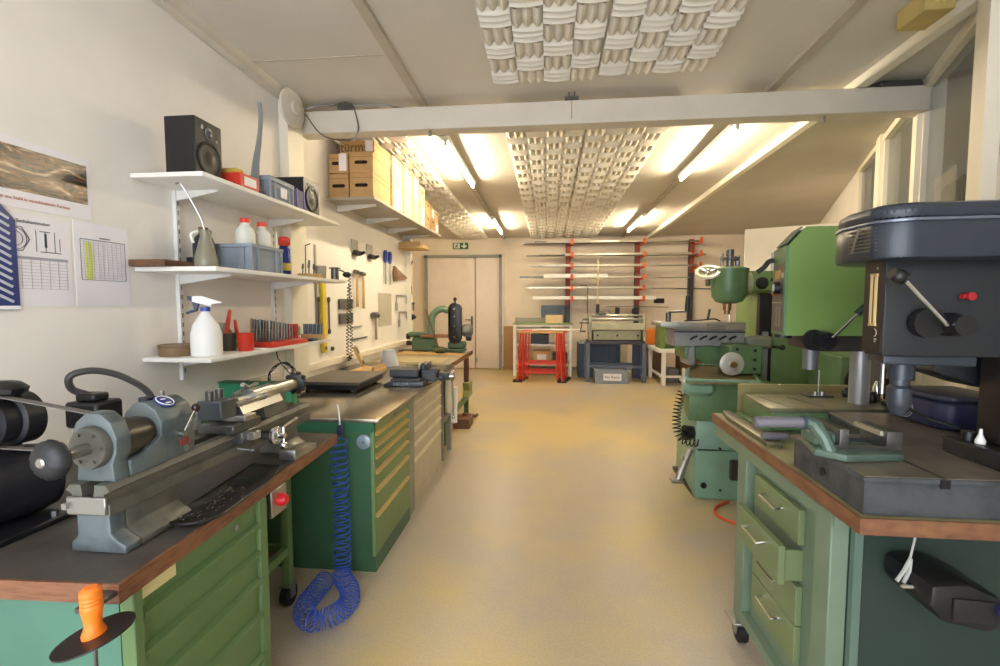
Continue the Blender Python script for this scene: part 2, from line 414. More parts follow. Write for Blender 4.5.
#================================================================== LIGHTS: batten luminaires
WARM = (1.0, .84, .58)
tube_m = emit('fluorescent_tube_glow', WARM, TUBE)
def lamp(x, y0, y1, label):
    z = cz(y1)-.036
    t = T('ceiling_lamp', label, 'ceiling lamp', (x, (y0+y1)/2, z-.07), 'fluorescent batten lamps beyond the cross beam')
    B(x-.03, x+.03, y0, y1, z-.045, z+.002, bev=.004).build('lamp_body', WHITEP, t)
    m = MB(); m.cyl((x, y0+.04, z-.068), (x, y1-.04, z-.068), .013, n=10); m.build('fluorescent_tube', tube_m, t)
    for yy in (y0+.02, y1-.02): B(x-.014, x+.014, yy-.015, yy+.015, z-.085, z-.04, bev=.003).build('lamp_holder', WHITEP, t)
lamp(-.93, 4.25, 5.85, 'lit fluorescent batten lamp just beyond the beam, above the left workbenches')
lamp(-.93, 7.9, 9.4, 'lit fluorescent batten lamp at the far end, in front of the double door')
lamp(1.53, 4.1, 5.78, 'lit fluorescent batten lamp just beyond the beam, above the right-hand machines')
lamp(1.53, 7.9, 9.4, 'lit fluorescent batten lamp at the far end, above the metal rack')

#================================================================== ON THE CEILING / BEAM
t = T('wall_speaker', 'round cream disc mounted on the pillar at the left end of the beam', 'disc speaker', (-1.9, 3.42, 2.80))
m = MB(); ax = Vector((1, -.12, 0)).normalized(); m.lathe([(.0, -.02), (.08, -.02), (.135, -.008), (.142, 0), (.135, .012), (.07, .03), (.0, .034)], (-1.905, 3.42, 2.945), ax, n=32); m.build('disc', BEAM, t)
m = MB(); m.lathe([(.05, 0), (.05, .02), (.04, .03), (.0, .031)], Vector((-1.905, 3.42, 2.945))+ax*.012, ax, n=20); m.build('hub', BEAM, t)
m = MB(); m.cyl((-1.93, 3.42, 2.945), (-1.91, 3.42, 2.945), .03); m.build('bracket', STEELD, t)
m = MB(); m.tube(spline([(-1.87, 3.55, 2.95), (-1.75, 3.58, 2.80), (-1.55, 3.6, 2.76), (-1.47, 3.6, 2.84), (-1.5, 3.6, 3.0)]), .005, 6)
m.tube(spline([(-1.5, 3.6, 3.0), (-1.62, 3.62, 3.04), (-1.8, 3.6, 3.03), (-1.92, 3.58, 2.99)]), .005, 6); m.tube(spline([(-1.5, 3.6, 3.02), (-1.3, 3.66, 3.04), (-1.1, 3.68, 3.015)]), .005, 6)
one('cable', m, STEELD, 'dark loose cable looping at the left end of the beam', 'cable')
one('cable_clip', MB().box(-1.64, -1.52, 3.60, 3.66, 3.0, 3.045, bev=.006).cyl((-1.58, 3.63, 3.03), (-1.58, 3.63, 3.06), .012), STEELD, 'small metal clamp holding the cable on top of the beam', 'clamp')
for x, lb in ((.165, 'small metal hook with a pull cord at the middle of the beam'),):
    t = T('beam_hook', lb, 'hook', (x, 3.60, 3.0))
    MB().box(x-.05, x+.05, 3.62, 3.66, 3.0, 3.03, bev=.003).cyl((x-.02, 3.62, 3.0), (x-.02, 3.62, 3.06), .005).cyl((x+.02, 3.62, 3.0), (x+.02, 3.62, 3.06), .005).build('clamp', STEELD, t)
    MB().cyl((x, 3.612, 2.86), (x, 3.612, 3.01), .0022, n=6).build('cord', STEELD, t)
for x, lb in ((-.92, 'small pin under the beam above the left lamp'), (1.95, 'small pin under the beam near its right end')):
    one('beam_pin', MB().cyl((x, 3.66, 2.795), (x, 3.66, 2.83), .01).sph((x, 3.66, 2.795), .012), STEEL, lb, 'pin', 'pins under the beam')
t = T('ceiling_box', 'yellowish wooden box fixed under the ceiling near the right pillar', 'box', (1.95, 2.78, 2.98))
m = MB(); m.box(1.885, 2.03, 2.68, 2.88, 2.98, 3.083, bev=.004); m.build('casing', mat('yellowed_wood', 'B8A466', .6), t)
text_mb('33', .07, (1.96, 2.678, 3.035), (1, 0, 0), (0, 0, 1)).build('lettering', mat('yellow_ink', 'CDBB74', .6), t)
m = MB(); m.box(2.3, 2.58, 3.64, 3.74, 3.001, 3.05, bev=.01); m.tube(spline([(2.2, 3.8, 3.03), (2.4, 3.74, 3.05), (2.62, 3.72, 3.03)]), .02, 8)  # shaded gap above the beam end, put in as a dark solid
one('shade_gap_block', m, mat('shade_gap_grey', '4A4640', .7), 'dark block painted as the shaded gap between the right end of the beam and the glazing', 'duct')

#================================================================== WALL PAPERS (left wall, x = -2)
xw = -2.0
def sheet(y0, y1, z0, z1, name, label, cat, slope=0, th=.002, m_=PAPER, group=None):
    t = T(name, label, cat, (xw+.001, (y0+y1)/2, z0), group); B(xw+.001, xw+.001+th, y0, y1, z0, z1).build('sheet', m_, t); return t
def stripx(m, y0, y1, z0, z1, e=.0042): m.box(xw+.0032, xw+e, y0, y1, z0, z1)
photo = sheet(1.35, 1.90, 1.86, 2.12, 'photo_poster', 'laminated photo poster of shiny bronze metalwork, above the drawings', 'poster')
def bronze():
    m = bpy.data.materials.new('bronze_photo_print'); m.use_nodes = True; nt = m.node_tree; N = nt.nodes; L = nt.links; b = N['Principled BSDF']
    tc = N.new('ShaderNodeTexCoord'); mp = N.new('ShaderNodeMapping'); mp.inputs['Scale'].default_value = (1, 5, 22); mp.inputs['Rotation'].default_value = (.25, 0, 0)
    n1 = N.new('ShaderNodeTexNoise'); n1.inputs['Scale'].default_value = 1.4; n1.inputs['Detail'].default_value = 6; n1.inputs['Distortion'].default_value = 1.2
    r = N.new('ShaderNodeValToRGB'); r.color_ramp.elements[0].position = .44; r.color_ramp.elements[0].color = lin('1E1612'); r.color_ramp.elements[1].position = .74; r.color_ramp.elements[1].color = lin('E9DDB8')
    e = r.color_ramp.elements.new(.57); e.color = lin('7A5434')
    L.new(tc.outputs['Object'], mp.inputs[0]); L.new(mp.outputs[0], n1.inputs['Vector']); L.new(n1.outputs['Fac'], r.inputs[0]); L.new(r.outputs[0], b.inputs['Base Color']); b.inputs['Roughness'].default_value = .25
    return m
m = MB(); stripx(m, 1.36, 1.885, 1.925, 2.09); m.build('picture', bronze(), photo)
text_mb('Kleine Werkzeuge aus Stahl in verschiedenen Formen', .017, (xw+.0045, 1.62, 1.895), (0, 1, 0), (0, 0, 1), .0004).build('caption', REDINK, photo)
s1 = sheet(1.50, 1.802, 1.485, 1.84, 'nut_drawing', 'white sheet with a hexagon nut drawing and a table', 'drawing')
m = MB(); cy, czn = 1.59, 1.745
for R, in ((.052,),):
    P = [(xw+.004, cy+R*math.cos(PI/3*k), czn+R*math.sin(PI/3*k)) for k in range(6)]
    m.tube(P, .0016, 4, closed=True)
for R in (.042, .028): m.tube([(xw+.004, cy+R*math.cos(2*PI*k/28), czn+R*math.sin(2*PI*k/28)) for k in range(28)], .0013, 4, closed=True)
for yy in (1.665, 1.70, 1.735): stripx(m, yy, yy+.002, 1.70, 1.785)
stripx(m, 1.68, 1.72, 1.78, 1.783); stripx(m, 1.68, 1.76, 1.70, 1.703); stripx(m, 1.697, 1.706, 1.72, 1.775); stripx(m, 1.755, 1.757, 1.71, 1.76)
m.build('nut_outline', INK, s1)
text_mb('Sechskantmutter', .018, (xw+.0045, 1.66, 1.812), (0, 1, 0), (0, 0, 1), .0004).build('heading', INK, s1)
m = MB(); stripx(m, 1.52, 1.785, 1.668, 1.679)
for k in range(9): stripx(m, 1.52, 1.785, 1.655-.0125*k, 1.6562-.0125*k)
for k in range(8): stripx(m, 1.54+.034*k, 1.5415+.034*k, 1.555, 1.668)
m.build('table_lines', INKL, s1)
s2 = sheet(1.815, 2.075, 1.485, 1.85, 'table_sheet', 'white sheet with a printed table and two yellow-green columns', 'table sheet')
m = MB(); stripx(m, 1.84, 2.055, 1.775, 1.778); stripx(m, 1.84, 2.055, 1.60, 1.602); stripx(m, 1.84, 1.842, 1.60, 1.778); stripx(m, 2.053, 2.055, 1.6, 1.778); stripx(m, 1.93, 1.98, 1.785, 1.79)
m.build('table_frame', INK, s2)
m = MB()
for k in range(14): stripx(m, 1.845, 2.05, 1.612+.0118*k, 1.6128+.0118*k, .0048)
for k in range(9): stripx(m, 1.855+.022*k, 1.856+.022*k, 1.605, 1.77, .0048)
m.build('table_lines', INKL, s2)
m = MB(); stripx(m, 1.862, 1.872, 1.603, 1.765, .0044); stripx(m, 1.878, 1.892, 1.603, 1.765, .0044); m.build('highlighted_column', HILITE, s2)
t = T('screw_chart', 'dark blue chart with rows of pale screw outlines at the left edge', 'chart', (xw+.003, 1.45, 1.48))
m = MB(); m.prism([(1.25, 1.47), (1.592, 1.475), (1.592, 1.81), (1.54, 1.87), (1.25, 1.87)], xw+.006, xw+.009, 'x'); m.build('sheet', mat('chart_blue', '2A3A78', .3), t)
for k in range(12): 
    m = MB(); z = 1.83-.028*k; m.box(xw+.009, xw+.012, 1.50, 1.575, z-.005, z+.005, bev=.002, rot=(-.5, 0, 0)); m.build('screw_outline', mat('chart_pale', 'C9CEDC', .4), t)
m = MB(); m.box(xw+.009, xw+.011, 1.30, 1.592, 1.476, 1.49); m.build('footer', PAPER, t)

#================================================================== WALL SHELVES
def shelf(z, y0, y1, xf, label, ry=(2.37, 3.25)):
    t = T('wall_shelf', label, 'shelf', (-1.8, (y0+y1)/2, z-.03), 'white shelves on the left wall')
    m = MB(); m.prism([(-1.995, y0), (xf, y0), (xf, y1), (-1.93, y1), (-1.93, min(y1, 3.39)), (-1.995, min(y1, 3.39))], z-.022, z, bev=.002); m.build('shelf_board', SHELF, t)
    for y in ry:
        b = MB(); b.prism([(-1.978, z-.022), (xf-.12, z-.022), (xf-.12, z-.032), (-1.978, z-.075)], y-.009, y+.009, 'y'); b.build('bracket', RAIL, t)
    return t
shelf(2.12, 2.10, 3.55, -1.62, 'top white wall shelf carrying the black loudspeakers')
shelf(1.675, 2.10, 3.55, -1.57, 'middle white wall shelf carrying the grey crate and bottles')
shelf(1.23, 2.12, 3.40, -1.63, 'bottom white wall shelf carrying the spray bottle and drill bits')
for y, lb in ((2.37, 'slotted white shelf rail on the wall left of the spray bottle'), (3.25, 'slotted white shelf rail on the wall behind the drill bits')):
    t = T('shelf_rail', lb, 'rail', (-1.99, y, 1.08), 'shelf rails')
    m = B(-1.999, -1.978, y-.014, y+.014, 1.08, 2.12); m.mi = 1
    for k in range(20): m.box(-1.979, -1.9765, y-.004, y+.004, 1.12+.05*k, 1.145+.05*k)
    m.build('rail_profile', [RAIL, STEELD], t)

# black loudspeakers
def speaker(y0, label, w_=.19, h_=.285, z=2.12, x0=-1.86, x1=-1.70, ang=0.0):
    t = T('loudspeaker', label, 'loudspeaker', (x0+.1, y0+w_/2, z), 'black loudspeakers')
    B(x0, x1, y0, y0+w_, z, z+h_, bev=.004).build('cabinet', BLACK, t)
    yc = y0+w_/2
    m = MB(); m.lathe([(.084, 0), (.084, .006), (.074, .008), (.07, .003), (.045, -.0), (.028, .004), (.0, .012)], (x1, yc, z+.10), (1, 0, 0), n=28); m.build('woofer', mat('speaker_cone', '1A1819', .5), t)
    m = MB(); m.lathe([(.03, 0), (.03, .004), (.02, .003), (.012, .008), (.0, .01)], (x1, yc, z+h_-.062), (1, 0, 0), n=20); m.build('tweeter', mat('speaker_dome', '55555C', .3, .3), t)
    m = MB(); m.box(x1, x1+.003, yc-.055, yc-.04, z+h_-.05, z+h_-.03).box(x1, x1+.003, yc+.045, yc+.06, z+h_-.09, z+h_-.075); m.build('badge', CHROME, t)
speaker(2.16, 'black loudspeaker at the near end of the top shelf')
speaker(3.07, 'black loudspeaker at the far end of the top shelf', .22, .23, x1=-1.645)
m = MB(); m.tube(spline([(-1.78, 2.362, 2.20), (-1.77, 2.372, 2.19), (-1.775, 2.375, 2.14), (-1.84, 2.375, 2.1235)]), .003, 6); one('speaker_cable', m, RUBBER, 'thin black cable beside the near loudspeaker on the top shelf', 'cable')
t = T('parts_box', 'red open box with a white label on the top shelf', 'box', (-1.73, 2.55, 2.12))
m = MB(); m.box(-1.80, -1.628, 2.39, 2.55, 2.12, 2.195, bev=.004); m.build('tray', RED, t)
m = MB(); m.box(-1.629, -1.625, 2.42, 2.52, 2.135, 2.18); m.build('label', PAPER, t)
one('sponge', B(-1.79, -1.66, 2.41, 2.47, 2.196, 2.225, bev=.008), mat('sponge_yellow', 'C9A948', .9), 'yellow sponge block lying on the red box', 'sponge')
# grey hose nozzle standing up
m = MB(); P = spline([(-1.68, 2.60, 2.13), (-1.69, 2.61, 2.19), (-1.72, 2.67, 2.32), (-1.74, 2.74, 2.48), (-1.745, 2.77, 2.62), (-1.745, 2.76, 2.71)], 8)
n = len(P); m.tube(P, [max(.013, .052-.046*(i/n)**.38) for i in range(n)], 14)
one('suction_nozzle', m, mat('plastic_mid_grey', '7F8386', .45), 'tall curved grey nozzle standing on the top shelf', 'nozzle')
def crate(name, x0, x1, y0, y1, z0, h, mt, label, cat='crate', group=None, ribs=True, tag_=True):
    t = T(name, label, cat, ((x0+x1)/2, (y0+y1)/2, z0), group); m = MB(); wl = .008
    i = .012
    m.box(x0+i, x1-i, y0+i, y1-i, z0, z0+.01); 
    m.box(x0+i, x0+i+wl, y0+i, y1-i, z0, z0+h-.01); m.box(x1-i-wl, x1-i, y0+i, y1-i, z0, z0+h-.01); m.box(x0+i, x1-i, y0+i, y0+i+wl, z0, z0+h-.01); m.box(x0+i, x1-i, y1-i-wl, y1-i, z0, z0+h-.01)
    if ribs:
        for a in (0.04, .22, .78, .96):
            y = y0+(y1-y0)*a; m.box(x1-i, x1-.003, y-.006, y+.006, z0, z0+h-.02)
            x = x0+(x1-x0)*a; m.box(x-.006, x+.006, y0+.003, y0+i, z0, z0+h-.02)
        m.box(x1-i, x1-.004, y0+i, y1-i, z0+h*.62, z0+h*.62+.006)
    m.build('crate_body', mt, t)
    m = MB(); r = .018
    m.box(x0, x0+r+.004, y0, y1, z0+h-.02, z0+h, bev=.002); m.box(x1-r-.004, x1, y0, y1, z0+h-.02, z0+h, bev=.002); m.box(x0+r, x1-r, y0, y0+r, z0+h-.02, z0+h, bev=.002); m.box(x0+r, x1-r, y1-r, y1, z0+h-.02, z0+h, bev=.002)
    m.build('crate_rim', mt, t)
    return t
g = crate('storage_crate', -1.86, -1.63, 2.66, 2.93, 2.12, .125, CRATE, 'small grey crate with a white label on the top shelf', group='grey crates on the wall shelves')
B(-1.636, -1.628, 2.78, 2.84, 2.145, 2.205).build('label', PAPER, g)
B(-1.86, -1.63, 2.66, 2.93, 2.2455, 2.2515, bev=.002).build('lid', CRATE, g)
t = T('business_card_box', 'small clear box with violet edges on the top shelf', 'box', (-1.70, 3.10, 2.12))
m = MB(); m.box(-1.72, -1.632, 2.96, 3.04, 2.125, 2.24); m.build('clear_body', glass('clear_plastic', 'B9B7CC', .45, .1), t)
m = MB()
for y in (2.956, 3.044):
    for x in (-1.722, -1.630): m.box(x-.004, x+.004, y-.004, y+.004, 2.12, 2.245)
m.box(-1.726, -1.626, 2.952, 3.048, 2.12, 2.127); m.build('violet_edges', mat('violet_plastic', '5A4BA8', .4), t)
B(-1.67, -1.65, 2.98, 3.02, 2.15, 2.20).build('card', mat('card_yellow', 'D8CF8A', .6), t)

# middle shelf
z = 1.675
one('wooden_board', MB().box(-1.99, -1.80, 2.06, 2.30, z, z+.032, bev=.003), WOODD, 'dark stained wooden board at the near end of the middle shelf', 'board')
one('black_box', B(-1.97, -1.88, 2.40, 2.50, z, z+.075, bev=.004), BLACK, 'small black box behind the oil jug on the middle shelf', 'box')
t = T('oil_jug', 'translucent plastic jug with a long thin spout on the middle shelf', 'jug', (-1.68, 2.17, z))
m = MB(); m.lathe([(.05, 0), (.054, .01), (.05, .05), (.034, .11), (.024, .155), (.028, .18), (.024, .183), (.0, .184)], (-1.68, 2.18, z), n=24); m.build('jug_body', glass('cloudy_plastic', '8F8A74', .72, .2), t)
m = MB(); m.tube(spline([(-1.70, 2.155, z+.175), (-1.715, 2.13, z+.155), (-1.71, 2.135, z+.115)]), .007, 8); m.build('jug_handle', MILKY, t)
m = MB(); m.tube(spline([(-1.68, 2.18, z+.17), (-1.695, 2.165, z+.25), (-1.745, 2.12, z+.385), (-1.76, 2.10, z+.39)]), .0045, 8); m.build('spout', STEEL, t)
t = T('dark_bottle', 'dark bottle with a brown cap behind the oil jug', 'bottle', (-1.84, 2.45, z))
m = MB(); m.lathe([(.05, 0), (.052, .01), (.052, .14), (.04, .175), (.02, .195), (.0, .197)], (-1.83, 2.36, z), n=20); m.build('bottle_body', mat('dark_bottle_plastic', '1D2530', .3), t)
m = MB(); m.cyl((-1.83, 2.36, z+.19), (-1.83, 2.36, z+.225), .024); m.build('cap', mat('cap_brown', '5A4630', .5), t)
g = crate('storage_crate', -1.86, -1.605, 2.43, 2.74, z, .15, CRATE, 'grey ribbed crate under the two white bottles on the middle shelf', group='grey crates on the wall shelves')
one('wire_ring', MB().tube([(-1.585, 2.30+.012*math.cos(k*PI/6), z+.012+.012*math.sin(k*PI/6)) for k in range(12)], .0015, 4, closed=True), STEEL, 'tiny wire ring on the front edge of the middle shelf', 'ring')
def wbottle(y, x, lb):
    t = T('white_bottle', lb, 'bottle', (x, y, z+.012), 'white bottles with red caps')
    m = MB(); m.lathe([(.05, 0), (.052, .008), (.052, .20), (.046, .225), (.024, .25), (.024, .262), (.0, .263)], (x, y, z+.012), n=20); m.build('bottle_body', MILKY, t)
    m = MB(); m.cyl((x, y, z+.274), (x, y, z+.300), .027, .025); m.build('cap', RED, t)
wbottle(2.52, -1.70, 'white plastic bottle with a red cap, near one in the grey crate'); wbottle(2.66, -1.69, 'white plastic bottle with a red cap, far one in the grey crate')
one('white_rod', MB().cyl((-1.63, 2.71, z+.012), (-1.632, 2.715, z+.25), .004), WHITEP, 'thin white rod standing in the grey crate', 'rod')
t = T('spray_can', 'dark blue spray can with a red cap on the middle shelf', 'spray can', (-1.67, 2.86, z))
m = MB(); m.lathe([(.033, 0), (.035, .005), (.035, .165), (.024, .185), (.0, .187)], (-1.67, 2.86, z), n=22); m.build('can_body', mat('can_blue', '25307E', .25, .3), t)
m = MB(); m.lathe([(.0351, 0), (.0357, .001), (.0357, .045), (.0351, .046)], (-1.67, 2.86, z+.03), n=22); m.build('label_band', mat('can_label', 'C9B04A', .4), t)
m = MB(); m.lathe([(.03, 0), (.036, .012), (.036, .045), (.028, .055), (.0, .056)], (-1.67, 2.86, z+.187), n=22); m.box(-1.67, -1.63, 2.82, 2.85, z+.205, z+.22, bev=.004); m.build('cap', RED, t)
t = T('tool_block', 'low round wooden holder with small tools behind the spray can', 'tool holder', (-1.74, 3.28, z))
m = MB(); m.lathe([(.08, 0), (.083, .005), (.083, .03), (.0, .031)], (-1.68, 3.20, z), n=24); m.build('holder', WOOD, t)
for k, (dx, dy, h) in enumerate(((-.04, -.03, .07), (-.02, .02, .10), (.01, -.04, .08), (.03, .02, .06), (.0, .05, .075), (-.05, .03, .21))):
    m = MB(); m.cyl((-1.68+dx, 3.20+dy, z+.03), (-1.68+dx+.004, 3.20+dy, z+.03+h), .004); 
    if k < 5: m.cyl((-1.68+dx, 3.20+dy, z+.03+h*.5), (-1.68+dx+.004, 3.20+dy, z+.03+h), .008, .007)
    else: m.cyl((-1.726, 3.23, z+.235), (-1.70, 3.25, z+.25), .004)
    m.build('small_tool', STEELD, t)
for k, (y, x, h, lb) in enumerate(((2.99, -1.90, .13, 'near'), (3.05, -1.92, .20, 'middle'), (3.11, -1.91, .16, 'far'))):
    m = MB(); m.cyl((x, y, z), (x+.01, y+.02, z+h), .004, n=8).cyl((x, y, z), (x, y+.005, z+.06), .010)
    one('screwdriver', m, STEELD, f'dark screwdriver leaning at the wall behind the blue can, {lb} of three', 'screwdriver', 'screwdrivers behind the blue can')
one('clear_cup', MB().lathe([(.035, 0), (.04, .1), (.036, .1), (.033, .01), (.0, .009)], (-1.68, 3.36, z), n=18), glass('cup_clear', 'B5AE9C', .5, .1), 'small clear cup near the far end of the middle shelf', 'cup')
t = T('ball_stand', 'small metal stand with a black knob on the far end of the middle shelf', 'stand', (-1.68, 3.5, z))
m = MB(); m.cyl((-1.62, 3.46, z), (-1.62, 3.46, z+.085), .03, .028); m.box(-1.66, -1.58, 3.44, 3.48, z+.085, z+.095, bev=.003); m.build('stand_body', STEELD, t)
m = MB(); m.sph((-1.56, 3.54, z+.045), .028, (1.2, 1, .8)); m.tube(spline([(-1.61, 3.47, z+.08), (-1.58, 3.51, z+.07), (-1.56, 3.54, z+.05)]), .006, 6); m.build('knob', BLACK, t)
# spiral cord hanging in a long loop from that end
path = spline([(-1.56, 3.58, z+.03), (-1.56, 3.60, 1.5), (-1.56, 3.60, 1.15), (-1.565, 3.58, 1.05), (-1.57, 3.55, 1.12), (-1.565, 3.56, 1.4), (-1.56, 3.57, 1.64)], 6)
one('spiral_cord', MB().tube(helix(path, .011, 46, 8), .0035, 5), BLACK, 'black spiral cord hanging in a long loop from the middle shelf', 'cord')

# bottom shelf
z = 1.23
one('round_tin', MB().lathe([(.082, 0), (.084, .004), (.084, .045), (.08, .048), (.086, .05), (.086, .058), (.0, .059)], (-1.90, 2.235, z), n=30), mat('tin_brown', '7E6444', .45), 'flat round brown tin at the near end of the bottom shelf', 'tin')
t = T('spray_bottle', 'white spray bottle with a blue and white trigger head', 'spray bottle', (-1.74, 2.23, z))
m = MB(); m.lathe([(.066, 0), (.071, .006), (.071, .115), (.068, .12), (.06, .155), (.034, .20), (.02, .22), (.02, .23), (.0, .231)], (-1.735, 2.23, z), n=28); m.build('bottle_body', WHITEP, t)
m = MB(); m.cyl((-1.735, 2.23, z+.228), (-1.735, 2.23, z+.250), .022); m.build('collar', mat('collar_blue', '3A4FA0', .4), t)
m = MB(); m.prism([(-.055, .262), (.03, .236), (.03, .25), (.075, .255), (.078, .262), (.03, .275), (-.01, .292), (-.055, .29)], -.013, .013, 'y', bev=.003)
bmesh.ops.rotate(m.b, verts=m.b.verts[:], matrix=Matrix.Rotation(.45, 3, 'Z')); bmesh.ops.translate(m.b, verts=m.b.verts[:], vec=(-1.735, 2.23, z+.014)); m.build('spray_head', WHITEP, t)
m = MB(); m.prism([(-.05, .288), (-.075, .292), (-.078, .275), (-.055, .262), (-.05, .225), (-.085, .21), (-.08, .2), (-.035, .215), (-.025, .25)], -.009, .009, 'y', bev=.002)
bmesh.ops.rotate(m.b, verts=m.b.verts[:], matrix=Matrix.Rotation(.45, 3, 'Z')); bmesh.ops.translate(m.b, verts=m.b.verts[:], vec=(-1.735, 2.23, z+.014)); m.build('trigger', NAVY, t)
t = T('metal_can', 'dark open can behind the red cup on the bottom shelf', 'can', (-1.80, 2.49, z))
m = MB(); m.lathe([(.036, 0), (.038, .1), (.035, .1), (.034, .01), (0, .009)], (-1.80, 2.49, z), n=20); m.build('can_body', mat('can_dark', '4A4A40', .4, .4), t)
m = MB(); m.box(-1.80, -1.795, 2.485, 2.49, z+.02, z+.13); m.build('stick', WOODD, t)
t = T('red_cup', 'small red cup on the bottom shelf', 'cup', (-1.70, 2.50, z))
m = MB(); m.lathe([(.036, 0), (.04, .005), (.045, .095), (.047, .1), (.043, .1), (.038, .01), (0, .009)], (-1.70, 2.49, z), n=24); m.build('cup_body', RED, t)
t = T('snips', 'red handled snips standing in the dark can', 'snips', (-1.79, 2.49, z+.01))
m = MB(); m.prism([(2.45, z+.10), (2.475, z+.10), (2.505, z+.225), (2.493, z+.235), (2.47, z+.18)], -1.80, -1.787, 'x', bev=.003); m.build('handle', RED, t)
m = MB(); m.prism([(2.525, z+.09), (2.55, z+.085), (2.528, z+.175), (2.515, z+.175)], -1.79, -1.777, 'x', bev=.003); m.build('handle', RED, t)
m = MB(); m.box(-1.80, -1.785, 2.465, 2.52, z+.02, z+.1); m.build('blades', STEELD, t)
t = T('drill_bit_stand', 'red drill bit stand with rows of upright twist drills', 'drill stand', (-1.80, 2.92, z))
m = MB(); m.prism([(-1.90, 2.68), (-1.645, 2.66), (-1.645, 3.08), (-1.90, 3.08)], z, z+.028, bev=.003); m.build('stand_base', RED, t)
k = 0
for i in range(3):
    for j in range(9):
        x = -1.85+.06*i; y = 2.77+.033*j; h = (.135-.005*j)*(1.08-.04*i)
        r = .0075-.0004*j
        m = MB(); m.cyl((x, y, z+.022), (x, y, z+.028+h*.6), r, n=8); m.cyl((x, y, z+.028+h*.6), (x, y, z+.028+h), r*1.25, n=8)
        for q in range(5): m.cyl((x, y, z+.04+q*h*.12), (x, y, z+.046+q*h*.12), r*1.3, n=8)
        m.build('drill_bit', STEELD if (i+j) % 3 else mat('drill_bronze', '7A6A50', .35, .6), t)
one('pale_jar', MB().lathe([(.045, 0), (.048, .1), (.03, .125), (.03, .155), (0, .156)], (-1.90, 2.58, z), n=20), mat('jar_smoky', '7B776A', .3), 'smoky jar behind the drill bits on the bottom shelf', 'jar')
one('paper_pad', B(-1.74, -1.65, 2.55, 2.61, z, z+.006), PAPER, 'small paper pad in front of the drill stand on the bottom shelf', 'paper')
t = T('driver_rack', 'small clear rack of green and red handled drivers on the bottom shelf', 'driver rack', (-1.82, 3.20, z))
m = MB(); m.box(-1.88, -1.72, 3.09, 3.17, z, z+.025, bev=.003); m.build('rack_base', RED, t)
for i in range(6):
    x = -1.87+.026*i; y = 3.12+.02*(i % 2); m = MB(); m.cyl((x, y, z+.025), (x, y, z+.10), .003, n=6); m.cyl((x, y, z+.045), (x, y, z+.105), .010, .008, n=10); m.build('driver', MTEAL if i % 2 else RED, t)
one('red_box', B(-1.88, -1.80, 3.18, 3.24, z, z+.12, bev=.004), RED, 'upright red box near the far end of the bottom shelf', 'box')
one('dark_case', B(-1.74, -1.65, 3.15, 3.24, z, z+.016, bev=.004), mat('case_teal_dark', '2B4A4A', .4), 'flat dark case lying on the front of the bottom shelf', 'case')
t = T('collet_holder', 'wooden block with a row of blue grey collets, far end of the bottom shelf', 'collet holder', (-1.74, 3.44, z))
m = MB(); m.box(-1.82, -1.66, 3.30, 3.36, z, z+.04, bev=.003); m.build('block', WOOD, t)
for i in range(5): 
    m = MB(); x = -1.80+.03*i; m.cyl((x, 3.33, z+.03), (x, 3.33, z+.115), .013, n=12); m.build('collet', mat('collet_blue', '64707E', .35, .4), t)

#================================================================== TOOLS ON THE LEFT WALL
xt = -1.995
for k, (y, z0, z1, lb) in enumerate(((3.47, 1.28, 1.95, 'first'), (3.54, 1.20, 1.98, 'second'), (3.89, 1.30, 2.0, 'third'))):
    one('steel_rule', MB().box(xt, xt+.004, y-.014, y+.014, z0, z1), STEEL, f'long steel rule hanging on the wall beside the pillar, {lb} from the shelves', 'rule', 'steel rules beside the shelves')
t = T('spirit_level', 'yellow spirit level hanging on the wall beyond the shelves', 'level', (xt+.02, 3.98, 1.06))
B(xt, xt+.03, 3.955, 4.02, 1.06, 1.70, bev=.003).build('level_body', YELLOW, t)
m = MB(); m.lathe([(.014, 0), (.016, .003), (.016, .006), (0, .007)], (xt+.03, 3.987, 1.10), (1, 0, 0)); m.build('vial', STEELD, t)
for k, (y, lb) in enumerate(((3.92, 'thin dark clamp bar hanging left of the yellow level'), (4.12, 'open ended wrench hanging right of the yellow level'))):
    m = MB(); m.box(xt, xt+.008, y-.008, y+.008, 1.26, 1.52, bev=.002)
    for zz in (1.24, 1.53): m.lathe([(.025, 0), (.025, .008), (0, .008)], (xt, y, zz), (1, 0, 0), n=12)
    one('wrench', m, STEELD, lb, 'wrench', 'wrenches beside the level')
for k, (z0, lb) in enumerate(((1.44, 'upper flat grey magnet bar on the left wall'), (1.30, 'lower flat grey magnet bar on the left wall'))):
    one('magnet_bar', B(xt, xt+.02, 4.32, 4.62, z0, z0+.10, bev=.003), mat('bar_grey', '5E5B56', .6), lb, 'bar', 'grey bars on the wall')
def hammer(y, z0, L, hr, lb, mt=WOOD, hw=.05):
    t = T('hammer', lb, 'hammer', (xt+.03, y, z0), 'hammers on the left wall')
    m = MB(); m.tube([(xt+.03, y, z0), (xt+.03, y, z0+L*.5), (xt+.03, y, z0+L)], [.016, .014, .012], 10); m.build('handle', mt, t)
    m = MB(); m.cyl((xt+.03, y-hw, z0+L), (xt+.03, y+hw*.6, z0+L), hr, n=14); m.cyl((xt+.03, y+hw*.6, z0+L), (xt+.03, y+hw*1.3, z0+L-.012), hr*.8, hr*.3, n=14); m.build('hammer_head', STEELD, t)
hammer(4.70, 1.46, .36, .022, 'wooden hammer hanging on the left wall, near one of the pair'); hammer(4.87, 1.44, .37, .022, 'wooden hammer hanging on the left wall, far one of the pair')
hammer(5.22, 1.08, .28, .036, 'large hammer hanging lower on the left wall above the white cone', mat('handle_grey_wood', '8F7F66', .6), .08)
